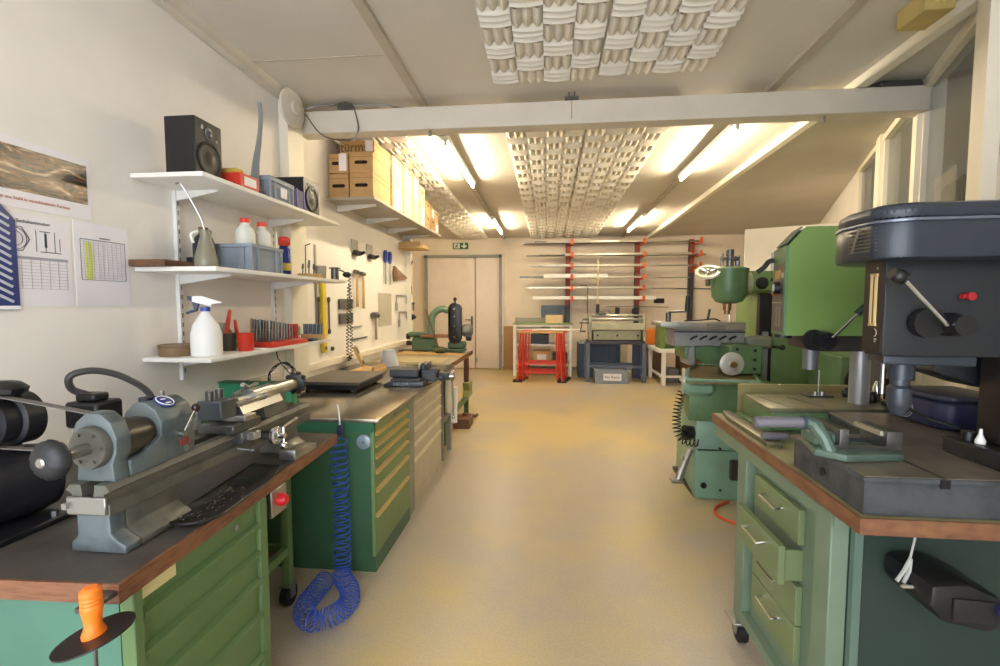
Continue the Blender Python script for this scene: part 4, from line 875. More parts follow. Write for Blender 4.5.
one('paper_roll', MB().cyl((-.93, 4.36, .46), (-.93, 4.36, .80), .045, n=18).box(-.935, -.93, 4.33, 4.34, .78, .83), mat('roll_beige', 'D8CBA8', .7), 'beige roll hanging under the worktop beside the vise rod', 'roll')
one('white_tube', MB().cyl((-.935, 4.60, .30), (-.935, 4.60, .66), .032, .038, n=16).box(-.94, -.935, 4.59, 4.61, .5, .7), WHITEP, 'white tube hanging behind the vise rod at the bench frame', 'tube')
t = T('magnet_disc', 'round grey magnet disc on the side of the green cabinet', 'disc', (-.99, 2.43, .75))
m = MB(); m.lathe([(0, 0), (.040, 0), (.040, .012), (.034, .016), (0, .017)], (-1.0, 2.45, .74), (0, -1, 0), n=28); m.build('disc', mat('disc_grey', '8FA0AC', .3, .2), t)
MB().cyl((-1.0, 2.434, .74), (-1.0, 2.430, .74), .005, n=10).build('centre_screw', STEELD, t)
# blue air gun nozzle hanging with spiral hose
t = T('air_gun', 'blue air blow gun hanging in front of the green cabinet rim', 'air gun', (-1.10, 2.38, .80))
m = MB(); m.prism([(-1.125, .795), (-1.085, .795), (-1.092, .85), (-1.118, .85)], 2.37, 2.395, 'y', bev=.004); m.build('gun_body', NAVY, t)
m = MB(); m.tube(spline([(-1.105, 2.38, .85), (-1.11, 2.385, .90), (-1.125, 2.40, .955)]), .004, 8); m.build('nozzle_tube', WHITEP, t)
path = spline([(-1.105, 2.36, .78), (-1.10, 2.355, .60), (-1.09, 2.35, .35), (-1.09, 2.34, .12), (-1.07, 2.30, .055), (-.99, 2.20, .055), (-.95, 2.09, .055), (-.99, 1.99, .055), (-1.07, 1.96, .055), (-1.14, 2.03, .055), (-1.15, 2.14, .055), (-1.15, 2.27, .055)], 8)
m = MB()
hx = []
P = path; seg = [0]
for a_, b_ in zip(P, P[1:]): seg.append(seg[-1]+(b_-a_).length)
tot = seg[-1]; up = None; s_ = 0.; ph = 0.; i = 0
while s_ < tot:
    k = 0
    while k < len(P)-2 and seg[k+1] < s_: k += 1
    tt = (s_-seg[k])/max(1e-6, seg[k+1]-seg[k]); p = P[k].lerp(P[k+1], tt); d_ = (P[k+1]-P[k]).normalized()
    if up is None: up = d_.orthogonal().normalized()
    up = (up-d_*up.dot(d_)).normalized(); bn = d_.cross(up); pitch = .034 if p.z > .15 else .024
    hx.append(p+(up*math.cos(ph)+bn*math.sin(ph))*(.044 if p.z > .15 else .046)); ph += 2*PI/14; s_ += pitch/14
m.tube(hx, .0032, 6); m.build('spiral_hose', HOSE, t)
# green crate leaning behind the tailstock
t = T('green_case', 'bright green upright case standing at the near corner of the metal worktop', 'case', (-1.7, 2.75, .868))
m = MB(); m.box(-1.96, -1.50, 2.60, 2.66, .869, 1.02, bev=.003)
m.build('case_body', TEAL, t)
MB().box(-1.965, -1.495, 2.595, 2.665, 1.02, 1.03, bev=.002).build('case_rim', GREENRIM, t)
# surface plate
t = T('surface_plate', 'dark surface plate with a grey top on the metal worktop', 'surface plate', (-1.6, 3.4, .868))
for x in (-1.72, -1.38):
    for y in (3.2, 3.62): MB().cyl((x, y, .869), (x, y, .885), .018, n=10).build('foot', BLACK, t)
MB().box(-1.76, -1.33, 3.15, 3.67, .885, .925, bev=.004).build('plate_body', BLACKM, t)
MB().box(-1.78, -1.31, 3.13, 3.69, .925, .945, bev=.003).build('plate_top', mat('plate_top_grey', '5E5852', .35, .3), t)
m = MB(); P = []
for k in range(40):
    a = k*2*PI/13; P.append((-1.80+.09*math.cos(a)+.01*math.sin(k*1.7), 3.02+.02*math.sin(k*.9), .985+.105*math.sin(a)+.006*math.cos(k*2.3)))
m.tube(spline(P+[(-1.85, 3.05, 1.12), (-1.88, 3.1, 1.21)], 3), .0035, 6); m.tube(spline([(-1.75, 3.02, .89), (-1.68, 2.98, .875), (-1.58, 3.0, .875), (-1.52, 3.05, .88)], 4), .0035, 6)
one('black_cable', m, BLACK, 'tangled coil of thin black cable at the wall above the worktop', 'cable')
t = T('picture_case', 'wooden picture case with dark panels leaning on the wall behind the surface plate', 'case', (-1.80, 4.3, .868))
m = MB(); m.box(-.012, .012, -.12, .12, -.11, .11, bev=.003)
M_ = Matrix.Translation((-1.84, 4.42, .978)) @ Euler((0, -.42, .35)).to_matrix().to_4x4(); bmesh.ops.transform(m.b, matrix=M_, verts=m.b.verts[:]); m.build('case_frame', WOOD, t)
m = MB(); m.box(.012, .016, -.09, .09, .03, .09).box(.012, .016, -.09, .09, -.09, -.05); bmesh.ops.transform(m.b, matrix=M_, verts=m.b.verts[:]); m.build('dark_panel', BLACKM, t)
m = MB(); m.box(.012, .015, -.09, .09, -.045, .025); bmesh.ops.transform(m.b, matrix=M_, verts=m.b.verts[:]); m.build('picture', KRAFTP, t)
one('grey_cone', MB().lathe([(.10, 0), (.098, .01), (.062, .155), (.055, .16), (0, .161)], (-1.60, 4.60, .8685), n=26), mat('cone_grey', 'B9BCC2', .5), 'pale grey cone standing on the far end of the metal worktop', 'cone')
one('wooden_tray', MB().box(-1.75, -1.52, 3.95, 4.30, .8685, .90, bev=.003).box(-1.55, -1.53, 4.0, 4.28, .90, .93), WOOD, 'low wooden tray beside the pale cone on the worktop', 'tray')
one('flat_steel_plate', B(-1.70, -1.48, 3.72, 3.93, .8685, .885, bev=.002), STEELD, 'flat steel plate on the worktop beyond the surface plate', 'plate')
# bench vise
t = T('bench_vise', 'grey bench vise on the front edge of the metal worktop', 'vise', (-1.1, 3.85, .868))
m = MB(); m.prism([(-1.24, .87), (-.93, .87), (-.93, .905), (-1.19, .905), (-1.24, .885)], 3.42, 3.58, 'y', bev=.005)
m.box(-1.19, -.96, 3.44, 3.57, .905, .925, bev=.004); m.build('jaw_body', SLATE, t)
m = MB(); m.box(-1.22, -.99, 3.50, 3.66, .925, .985, bev=.008); m.box(-1.18, -.98, 3.66, 3.70, .87, .985, bev=.006); m.build('rear_body', SLATE, t)
m = MB(); m.box(-.985, -.86, 3.565, 3.69, .885, .985, bev=.012); m.box(-.985, -.93, 3.56, 3.70, .975, 1.03, bev=.008); m.box(-.87, -.80, 3.58, 3.68, .89, .955, bev=.02); m.cyl((-.93, 3.63, .92), (-.77, 3.63, .92), .03, n=20); m.build('front_jaw', SLATE, t)
m = MB(); m.box(-1.0, -.985, 3.54, 3.72, .985, 1.03, bev=.003); m.box(-.955, -.94, 3.56, 3.72, .985, 1.035, bev=.002); m.build('jaw_plate', STEEL, t)
m = MB(); m.cyl((-.77, 3.63, .92), (-.735, 3.63, .92), .028, n=16); m.cyl((-.75, 3.63, .95), (-.745, 3.63, .60), .009, n=10); m.sph((-.75, 3.63, .955), .016); m.sph((-.745, 3.63, .595), .014); m.build('vise_handle', CHROME, t)
text_mb('HEUER', .04, (-1.10, 3.417, .887), (1, 0, 0), (0, 0, 1), .0008).build('lettering', mat('vise_letters', '8A94A2', .4), t)

#================================================================== FAR WOOD BENCH WITH BELT SANDER
t = T('wooden_workbench', 'far left workbench with a wooden top and green legs carrying the belt sander', 'workbench', (-1.5, 5.6, 0))
m = MB(); m.prism([(-1.995, 4.74), (-1.03, 4.74), (-1.03, 6.36), (-1.995, 6.5)], .805, .85, bev=.003); m.build('worktop', mat('bench_ply', '968A72', .5, var=.1, stretch=(6, 1, 1)), t)
MB().box(-1.035, -1.026, 4.74, 6.36, .80, .853).build('dark_edge', WOODD, t)
for y in (4.80, 6.2):
    for x in (-1.09, -1.92): MB().box(x-.03, x+.03, y-.03, y+.03, 0, .805, bev=.004).build('leg', MGREEN, t)
MB().box(-1.11, -1.07, 4.83, 6.17, .20, .26).build('stretcher', MGREEN, t)
one('plywood_sheet', MB().prism([(-1.93, 5.70), (-1.045, 5.72), (-1.045, 5.86), (-1.9, 6.1)], .8505, .862), WOOD, 'pale plywood sheet lying on the far wooden bench', 'sheet')
one('yellow_board', MB().prism([(-1.9, 4.95), (-1.15, 4.95), (-1.15, 5.45), (-1.9, 5.45)], .8505, .858), mat('board_yellow', 'B5A67E', .6), 'yellowish board on the wooden bench just beyond the vise', 'board')
one('steel_strip', MB().box(-1.99, -1.60, 6.1, 6.3, .8505, .868, bev=.003), STEELD, 'dark steel strip at the back of the far wooden bench', 'strip')
t = T('belt_sander', 'green belt sander with an upright black belt on the far wooden bench', 'belt sander', (-1.25, 6.15, .85))
m = MB(); m.box(-1.40, -1.08, 5.98, 6.2, .866, .90, bev=.006); m.box(-1.30, -1.08, 6.0, 6.18, .90, 1.0, bev=.02); m.build('base', mat('sander_green', '456247', .45), t)
m = MB(); P = [(-1.20+.085*math.cos(a), 1.42+.085*math.sin(a)) for a in [k*PI/12 for k in range(13)]] + [(-1.20+.085*math.cos(a), 1.06+.085*math.sin(a)) for a in [PI+k*PI/12 for k in range(13)]]
m.prism(P, 5.97, 6.06, 'y', bev=.006); m.build('belt_housing', BLACK, t)
for zz, xx in ((1.42, -1.20), (1.33, -1.20), (1.2, -1.2), (1.06, -1.20)):
    m = MB(); m.cyl((xx, 5.96, zz), (xx, 5.972, zz), .013, n=12); m.build('bolt', CHROME, t)
MB().cyl((-1.20, 6.01, 1.50), (-1.20, 6.01, 1.54), .012, n=10).sph((-1.20, 6.01, 1.55), .025).build('top_knob', BLACK, t)
m = MB(); m.lathe([(0, 0), (.07, 0), (.085, .02), (.085, .10), (.05, .13), (0, .131)], (-1.11, 6.08, 1.14), (1, 0, 0), n=22); m.build('motor', mat('sander_motor', '6F706A', .4, .3), t)
m = MB(); m.cyl((-1.05, 6.0, 1.06), (-.99, 6.0, 1.06), .05, n=14); m.build('switch_box', BLACK, t)
m = MB(); m.tube(spline([(-1.29, 6.05, 1.40), (-1.38, 6.05, 1.42), (-1.47, 6.05, 1.38), (-1.52, 6.05, 1.28), (-1.52, 6.05, 1.06)]), .045, 12); m.build('arm', mat('sander_arm_green', '647F64', .4), t)
m = MB(); m.box(-1.28, -1.25, 5.97, 6.06, 1.15, 1.46, bev=.004); m.build('back_plate', STEELD, t)
m = MB(); m.box(-1.66, -1.24, 5.98, 6.12, 1.05, 1.09, bev=.006); m.build('table', mat('sander_table_brown', '8A5B3C', .5), t)
m = MB(); m.box(-1.78, -1.46, 6.0, 6.12, .866, 1.05, bev=.02); m.box(-1.84, -1.6, 6.02, 6.10, 1.05, 1.12, bev=.02); m.build('support', mat('sander_green', '456247', .45), t)
m = MB(); m.cyl((-1.86, 6.06, 1.06), (-1.82, 6.06, 1.06), .04, n=14); m.cyl((-1.86, 6.06, .97), (-1.80, 6.06, .97), .03, n=14); m.build('clamp_knob', BLACK, t)
t = T('brush', 'long stick standing in a dark round pot in front of the sander', 'brush', (-1.35, 5.85, .866))
m = MB(); m.lathe([(0, 0), (.05, 0), (.085, .025), (.085, .055), (.05, .075), (0, .076)], (-1.38, 5.90, .863), n=22); m.build('pot', mat('pot_olive', '4C5238', .5), t)
m = MB(); m.cyl((-1.40, 5.90, .93), (-1.56, 5.90, 1.42), .011, .009, n=10); m.build('stick', WOODD, t)
t = T('machine_guard', 'olive waisted guard hanging below the edge of the far wooden bench', 'machine guard', (-1.0, 5.9, .5))
m = MB(); m.prism([(5.75, .32), (6.0, .32), (5.95, .40), (6.0, .50), (5.75, .50), (5.80, .40)], -1.06, -.97, 'x', bev=.006); m.build('guard', mat('guard_olive', '8F9056', .5), t)
MB().box(-1.05, -1.0, 5.82, 5.9, .50, .80, bev=.004).build('bracket', mat('brown_iron', '5A2F26', .5), t)
t = T('steel_stand', 'brown curved steel foot on the floor beneath the far wooden bench', 'foot', (-1.0, 5.9, 0))
m = MB(); m.tube(spline([(-1.02, 5.6, .14), (-.98, 5.75, .10), (-.94, 5.95, .04), (-.93, 6.1, .02)]), .02, 8); m.box(-1.12, -.92, 5.45, 5.7, 0, .12, bev=.01); m.build('foot_body', mat('brown_wood_dark', '6A4530', .5), t)

#================================================================== FAR WALL
t = T('exit_sign', 'green emergency exit sign with white arrow above the double door', 'exit sign', (-1.97, 10.58, 2.70))
B(-2.15, -1.80, 10.56, 10.598, 2.715, 2.855, bev=.002).build('sign_panel', mat('exit_green', '2F6B3A', .4), t)
B(-2.12, -1.99, 10.556, 10.561, 2.73, 2.84).build('white_field', WHITEP, t)
m = MB(); m.prism([(-2.10, 2.735), (-2.085, 2.735), (-2.065, 2.775), (-2.045, 2.735), (-2.03, 2.735), (-2.045, 2.79), (-2.02, 2.80), (-2.02, 2.81), (-2.055, 2.805), (-2.09, 2.80), (-2.095, 2.78), (-2.075, 2.785)], 10.551, 10.557, 'y'); m.sph((-2.05, 10.554, 2.825), .012, (1, .3, 1), 8, 6); m.build('running_figure', mat('exit_green', ''), t)
m = MB(); m.prism([(-1.91, 2.84), (-1.875, 2.84), (-1.875, 2.785), (-1.835, 2.80), (-1.835, 2.775), (-1.892, 2.73), (-1.95, 2.775), (-1.95, 2.80), (-1.91, 2.785)], 10.554, 10.561, 'y'); m.build('arrow', WHITEP, t)
one('conduit', B(-.955, -.94, 10.585, 10.6, .95, 2.95), TRIM, 'thin cream conduit running up the far wall right of the door', 'conduit')
one('light_switch', B(-.99, -.90, 10.585, 10.6, .80+.25, .87+.25, bev=.003), RAIL, 'small light switch on the far wall right of the door', 'switch')
one('cardboard_sheet', MB().box(-.99, -.66, 10.50, 10.54, .0, .98, bev=.004), mat('cardboard_brown', 'A98458', .8), 'tall brown cardboard sheet leaning on the far wall between door and rack', 'cardboard sheet')
# metal rack: three uprights with orange arms
t = T('bar_rack', 'wall rack with dark uprights and orange arms holding metal bars', 'rack', (1.7, 10.5, 1.0))
lv = [2.80, 2.53, 2.30, 2.06, 1.83, 1.60]
for x in (.43, 1.92, 3.05):
    MB().box(x-.05, x+.05, 10.50, 10.598, 1.0, 2.86, bev=.003).build('upright', mat('upright_dark', '3B3E4A', .5), t)
    MB().box(x-.045, x+.045, 10.485, 10.50, 1.45 if x < 3 else 2.15, 2.86).build('orange_cover', mat('rack_red', 'A2442A', .5), t)
    for k, z in enumerate(lv):
        if x > 3 and k > 2: continue
        m = MB(); m.box(x-.03+.07, x+.03+.07, 10.12, 10.50, z-.06, z-.025, bev=.003).box(x-.03+.07, x+.03+.07, 10.10, 10.12, z-.06, z+.05, bev=.003); m.build('arm', ORANGE, t)
def bar(x0, x1, y, z, r, mt, lb, flat=False):
    m = MB(); z += -.0245
    if flat: m.box(x0, x1, y-r, y+r, z, z+flat, bev=.002)
    else: m.cyl((x0, y, z+r), (x1, y, z+r), r, n=10)
    one('metal_bar', m, mt, lb, 'metal bar', 'metal bars on the wall rack')
BR = BRIGHT; DK = STEELD
L6 = ['top', 'second', 'third', 'fourth', 'fifth', 'lowest']
bars = [(-.05, 2.7, 10.17, 0, .022, BR, .045), (-.5, 1.2, 10.24, 0, .016, STEEL, 0), (.9, 3.15, 10.29, 0, .016, STEEL, 0), (-.3, 2.2, 10.35, 0, .02, DK, .06),
        (-.48, 1.6, 10.30, 1, .012, DK, 0), (.35, 2.95, 10.17, 1, .022, BR, .045), (-.35, 3.3, 10.36, 1, .018, STEEL, 0),
        (-.1, 2.35, 10.17, 2, .022, BR, .045), (-.40, 1.0, 10.24, 2, .014, STEEL, 0), (.8, 3.15, 10.30, 2, .016, STEEL, .03),
        (-.1, 1.25, 10.16, 3, .02, WHITEP, .085), (-.62, .9, 10.24, 3, .022, DK, .04), (.6, 2.35, 10.29, 3, .02, BR, .04), (-.3, 2.0, 10.36, 3, .02, STEEL, .05),
        (-.45, 2.2, 10.17, 4, .02, BR, .045), (-.1, 1.0, 10.23, 4, .012, DK, 0), (-.35, 1.9, 10.30, 4, .02, DK, .05),
        (-.33, 2.25, 10.17, 5, .024, WHITEP, .07), (.0, 2.0, 10.26, 5, .02, STEEL, .04), (.35, 2.1, 10.33, 5, .02, DK, .03)]
bars += [(-.55, .9, 10.42, 0, .010, DK, 0), (1.5, 3.3, 10.42, 1, .010, DK, 0), (-.2, 1.8, 10.24, 1, .016, DK, 0), (-.35, 1.3, 10.36, 2, .012, DK, 0), (1.2, 3.0, 10.42, 3, .010, STEEL, 0), (.2, 2.7, 10.42, 4, .010, STEEL, 0), (-.15, 1.2, 10.42, 5, .012, DK, 0)]
bars.sort(key=lambda b: (b[3], b[2]))
ORD = ['frontmost', 'second from the front', 'third from the front', 'fourth from the front', 'fifth from the front']
cnt = {}
for (x0, x1, y, k, r, mt, fl) in bars:
    n = cnt.get(k, 0); cnt[k] = n+1
    col = 'bright' if mt is BR else 'dark' if mt is DK else 'white' if mt is WHITEP else 'grey'
    bar(x0, x1, y, lv[k], r, mt, f'{col} {"flat" if fl else "round"} metal bar on the {L6[k]} level of the wall rack, {ORD[n]}', fl)
one('long_rod', MB().cyl((2.0, 10.45, 1.82), (3.5, 10.45, 1.80), .012, n=8), DK, 'thin dark rod fixed to the far wall between the rack and the machines', 'rod')
one('dark_plate', MB().box(2.3, 2.52, 10.575, 10.60, 1.50, 1.60, bev=.003), BLACK, 'small black plate on the far wall below the rack', 'plate')
one('blue_panel', MB().box(-.15, .36, 10.52, 10.56, .9, 1.45, bev=.003), mat('panel_blue_grey', '6C7C92', .6), 'blue grey board leaning on the far wall behind the small carton', 'board')

# cabinet / cart with green top
t = T('tool_cart', 'white shelf cart with a green top behind the red trestles', 'cart', (-.1, 9.9, 0))
B(-.72, .50, 9.60, 10.2, 1.06, 1.085, bev=.003).build('green_top', mat('cart_green', '7E9A62', .5), t)
for x in (-.68, .46):
    for y in (9.64, 10.16): B(x-.03, x+.03, y-.03, y+.03, 0, 1.06, bev=.003).build('leg', WHITEP, t)
for z in (.22, .62, .94): B(-.66, .44, 9.62, 10.18, z, z+.035, bev=.002).build('shelf', SHELF, t)
B(-.64, .42, 9.615, 9.625, 1.02, 1.06).build('front_rail', WHITEP, t)
one('carton', MB().box(-.05, .30, 9.7, 9.9, 1.086, 1.25, bev=.003).box(.03, .12, 9.697, 9.70, 1.10, 1.22), [KRAFTP], 'pale carton standing on the green cart top', 'carton')
one('long_tray', MB().box(-.70, .0, 10.0, 10.12, 1.086, 1.19, bev=.004), mat('tray_grey', '8F8B80', .5), 'long grey tray at the back of the green cart top', 'tray')
for x0, x1, z, h, mt, lb in ((-.35, .02, .656, .2, BLACK, 'dark case on the middle shelf of the white cart'), (-.3, .05, .256, .26, KRAFT, 'brown carton with a white label on the lower cart shelf'), (.1, .40, .256, .22, BLACK, 'dark box on the lower cart shelf'), (.05, .4, .976, .08, KRAFTP, 'flat pale carton just under the cart top')):
    t2 = T('carton', lb, 'box', ((x0+x1)/2, 9.8, z)); B(x0, x1, 9.66, 10.0, z, z+h, bev=.004).build('body', mt, t2)
    if mt is KRAFT: B(x0+.08, x1-.08, 9.656, 9.66, z+.08, z+.19).build('label', PAPER, t2)
# folded red trestles
def trestle(x, y, lb, dx=0):
    t = T('trestle', lb, 'trestle', (x, y, 0), 'red folding trestles')
    for sx in (-.40, .40):
        for k in range(2):
            yy = y-.03+.06*k
            m = MB(); m.tube([(x+sx*.92, yy, .93), (x+sx*1.05, yy-.05+.1*k, .03)], .018, 8); m.build('leg', REDP, t)
            m = MB(); m.tube([(x+sx*.78, yy, .93), (x+sx*.80, yy-.04+.08*k, .05)], .014, 8); m.build('leg', REDP, t)
        m = MB(); m.box(x+sx*1.05-.09, x+sx*1.05+.09, y-.09, y+.09, 0, .035, bev=.006); m.build('foot', RUBBER, t)
    for z in (.35, .18): 
        m = MB(); m.box(x-.40, x+.40, y-.012, y+.012, z-.018, z+.018, bev=.003); m.build('cross_bar', REDP, t)
    m = MB(); m.box(x-.44, x+.44, y-.035, y+.035, .93, .965, bev=.004); m.build('top_beam', WOOD if dx == 0 else REDP, t)
trestle(-.15, 8.90, 'red folding trestle with a wooden top, front one of the row'); trestle(-.11, 9.10, 'red folding trestle, middle one of the row', 1); trestle(-.06, 9.30, 'red folding trestle, rear one nearest the white cart', 1)
one('white_pipe', MB().cyl((-.3, 9.0, .99), (.60, 8.98, .99), .022, n=12), WHITEP, 'white pipe lying across the red trestles', 'pipe')

# sheet metal guillotine shear
t = T('sheet_metal_roller', 'grey sheet metal roller on a blue grey stand below the rack', 'sheet metal machine', (1.27, 9.2, 0))
SG = mat('shear_grey', '9A9B86', .4, .1); SB = mat('stand_blue_grey', '5F6A80', .5)
for x, y in ((.76, 9.0), (1.80, 9.0), (.76, 9.45), (1.80, 9.45)): B(x-.035, x+.035, y-.03, y+.03, 0, .74, bev=.004).build('leg', SB, t)
B(1.66, 1.80, 9.40, 9.46, .02, .74).build('side_panel', mat('stand_navy', '3C4668', .5), t)
MB().box(.80, 1.76, 9.0, 9.04, .27, .32).box(.80, 1.76, 9.42, 9.46, .27, .32).build('cross_rail', SB, t)
MB().prism([(.75, 9.0), (1.82, 9.0), (1.82, 9.5), (.75, 9.5)], .72, .79, bev=.005).build('bed', mat('bed_dark', '40424E', .5), t)
m = MB(); m.box(.86, 1.74, 9.02, 9.4, .80, .98, bev=.01); m.build('body', SG, t)
m = MB(); m.box(.82, 1.80, 8.98, 9.1, 1.0, 1.12, bev=.008); m.build('beam', mat('shear_pale', 'B5B5A0', .4), t)
m = MB(); m.cyl((.78, 9.08, 1.19), (1.84, 9.08, 1.19), .028, n=16); m.cyl((.80, 9.16, 1.26), (1.80, 9.16, 1.26), .022, n=16); m.build('roller', STEEL, t)
for x in (.80, 1.80): MB().prism([(9.0, .79), (9.45, .79), (9.35, 1.28), (9.05, 1.30)], x-.025, x+.025, 'x', bev=.004).build('side_frame', SG, t)
m = MB(); m.cyl((.66, 9.08, 1.19), (.78, 9.08, 1.19), .02, n=10); m.cyl((.66, 9.08, 1.19), (.62, 9.08, .96), .012, n=8); m.cyl((.6, 9.08, .96), (.72, 9.08, .96), .016, n=8); m.build('crank', STEELD, t)
m = MB(); m.cyl((.60, 9.1, 1.12), (.8, 9.1, 1.12), .012, n=8); m.sph((1.3, 8.99, .89), .02); m.sph((.93, 9.01, .89), .02); m.sph((1.68, 9.01, .89), .02); m.build('knob', BLACK, t)
t = T('height_stand', 'tall thin post with a black base standing on the grey sheet metal machine', 'stand', (.99, 9.2, 1.285))
MB().box(.93, 1.10, 9.12, 9.28, 1.285, 1.31, bev=.004).build('base', STEELD, t); MB().cyl((.95, 9.2, 1.31), (.95, 9.2, 2.33), .012, n=10).build('post', mat('post_pale', 'C9B68E', .4), t)
MB().box(.92, .98, 9.17, 9.23, 1.31, 1.48, bev=.006).build('clamp', BLACK, t); MB().tube(spline([(1.0, 9.2, 1.33), (1.12, 9.18, 1.38), (1.2, 9.2, 1.31)]), .014, 8).build('arm', STEEL, t)
t = T('bent_rod', 'thin dark bent rod hanging left of the grey sheet metal machine', 'rod', (.72, 9.5, .9))
m = MB(); m.tube([(.62, 9.5, 1.84), (.76, 9.5, 1.84), (.78, 9.5, 1.80), (.78, 9.5, 1.29)], .010, 8); m.build('rod', STEELD, t)
one('black_block', MB().box(1.30, 1.38, 9.3, 9.36, 1.29, 1.42, bev=.006), BLACK, 'small black block on the top of the sheet metal machine', 'block')
one('black_block', MB().box(1.62, 1.70, 9.3, 9.36, 1.29, 1.40, bev=.006), BLACK, 'small black block at the right end of the sheet metal machine', 'block')
one('thin_bar', MB().cyl((1.1, 9.33, 1.44), (2.3, 9.33, 1.42), .008, n=8), STEELD, 'thin bar lying across the black blocks on the sheet metal machine', 'bar')
g = crate('storage_crate', .87, 1.50, 8.82, 9.28, 0, .265, CRATE, 'grey crate with a white label under the sheet metal machine', group='crates on the floor at the far wall')
B(1.03, 1.36, 8.812, 8.82, .06, .19).build('label', PAPER, g); text_mb('Alu Reste', .07, (1.19, 8.81, .125), (1, 0, 0), (0, 0, 1), .0006).build('lettering', INK, g)
g = crate('storage_crate', .60, 1.42, 9.55, 10.0, 0, .68, CRATEB, 'large dark blue crate with a clear bag behind the grey crate', group='crates on the floor at the far wall')
m = MB(); m.prism([(.64, 9.6), (1.38, 9.6), (1.38, 9.95), (.64, 9.95)], .62, .70, bev=.03)
for v in m.b.verts: v.co.z += random.uniform(-.02, .03)
m.build('clear_bag', glass('bag_clear', 'A9ACAE', .75, .3), g)
one('leaning_board', MB().box(1.50, 1.64, 9.9, 9.94, 0, .75), mat('board_pale', 'C9BC9A', .6), 'pale board leaning between the dark blue crate and the stand', 'board')
one('leaning_board', MB().box(1.42, 1.47, 9.7, 9.74, 0, .72), STEELD, 'narrow dark board standing beside the dark blue crate', 'board')
# white table with orange box and green device
t = T('white_table', 'low white metal table at the far wall right of the sheet metal machine', 'table', (2.45, 9.2, 0))
for x, y in ((2.10, 8.76), (2.90, 8.76), (2.05, 9.65), (2.90, 9.65)): B(x-.035, x+.035, y-.035, y+.035, 0.0, .60, bev=.004).build('leg', WHITEP, t)
B(2.0, 2.95, 8.70, 9.70, .60, .66, bev=.004).build('table_top', WHITEP, t)
MB().box(2.10, 2.9, 8.75, 8.79, .14, .18).box(2.06, 2.10, 8.78, 9.65, .14, .18).build('brace', WHITEP, t)
t = T('hand_shear', 'green hand shear with a crank handle standing on the white table', 'hand shear', (2.4, 9.0, .66))
B(2.06, 2.14, 8.85, 9.3, .661, 1.10, bev=.006).build('side_plate', MGREENB, t); B(2.14, 2.85, 8.88, 8.96, .72, .78, bev=.004).build('rail', MGREEN, t); B(2.14, 2.85, 8.90, 8.98, .90, .96, bev=.004).build('rail', MGREEN, t); B(2.14, 2.85, 8.95, 9.25, .661, .70, bev=.004).build('base', MGREEN, t)
B(2.14, 2.85, 9.0, 9.1, .98, 1.06, bev=.004).build('upper_rail', MGREENB, t)
one('orange_box', MB().box(2.0, 2.3, 9.85, 10.2, .66, .96, bev=.006), mat('box_orange', 'D9782A', .5), 'orange box behind the left end of the white table', 'box')
one('low_cart', MB().box(1.98, 2.32, 9.84, 10.22, 0, .66, bev=.006), mat('cart_brown', '6F5138', .6), 'dark brown box below the orange box', 'box')
one('wooden_crate', MB().box(2.50, 2.86, 9.0, 9.35, .20, .50, bev=.006).box(2.46, 2.50, 9.0, 9.35, .0, .5), WOODD, 'brown wooden crate under the white table', 'crate')
one('grey_bin', MB().box(2.25, 2.45, 9.05, 9.4, 0, .26, bev=.01), mat('bin_grey', '6B6E74', .5), 'grey bin on the floor under the white table', 'bin')

#================================================================== MILLING MACHINE
t = T('milling_machine', 'green milling machine with a grey slotted table and round head', 'milling machine', (1.7, 4.1, 0))
MP = t
m = MB(); m.prism([(1.78, 4.0), (2.45, 3.9), (2.6, 4.1), (2.6, 4.75), (1.8, 4.75)], 0, 1.62, bev=.02); m.build('column', MGREENB, t)
m = MB(); m.box(1.70, 1.80, 3.99, 4.05, .62, 1.58, bev=.004); m.build('slideway', BLACKM, t)
m = MB(); m.box(1.72, 1.765, 3.97, 3.99, .66, 1.27, bev=.002); m.build('measuring_scale', mat('scale_pale', 'A9B0B4', .3, .5), t)
m = MB(); m.prism([(1.60, 1.60), (2.5, 1.60), (2.5, 1.76), (1.60, 1.76)], 4.0, 4.5, 'y', bev=.012); m.box(1.66, 2.4, 3.995, 4.01, 1.64, 1.67); m.build('ram', MGREENB, t)
m = MB(); m.box(1.78, 2.4, 3.98, 4.0, 1.675, 1.70); m.build('slot', BLACKM, t)
m = MB(); m.lathe([(0, 0), (.045, 0), (.05, .012), (.03, .03), (0, .031)], (1.71, 4.0, 1.66), (0, -1, 0), n=22); m.build('dial', BLACK, t)
m = MB(); m.cyl((1.57, 4.05, 1.66), (1.63, 4.05, 1.66), .10, n=26); m.build('head_flange', mat('flange_pale', 'A9A98C', .35, .4), t)
m = MB(); m.lathe([(0, -.25), (.05, -.25), (.10, -.235), (.13, -.19), (.135, -.12), (.14, 0), (.145, .03), (.10, .045), (0, .045)], (1.46, 4.0, 1.745), n=30); m.box(1.46, 1.59, 3.93, 4.13, 1.55, 1.76, bev=.02); hd = m.build('vertical_head', MGREEN, t)
m = MB(); m.lathe([(.07, 0), (.095, 0), (.095, .02), (.07, .02), (.07, 0)], (1.275, 3.95, 1.74), (-.25, -.65, 1), n=24)
for k in range(3):
    a = k*2*PI/3
m.build('wheel_rim', mat('wheel_pale', 'D8D0B4', .3), t)
m = MB(); q = Vector((-.25, -.65, 1)).normalized(); qm = q.to_track_quat('Z', 'Y').to_matrix(); c0 = Vector((1.275, 3.95, 1.74))+q*.01
for k in range(3): a = k*2*PI/3+.4; m.cyl(c0, c0+qm @ Vector((.08*math.cos(a), .08*math.sin(a), 0)), .009, n=8)
m.sph(c0, .025); m.cyl(c0, c0-q*.12, .022, n=12); m.build('wheel_spokes', CHROME, t)
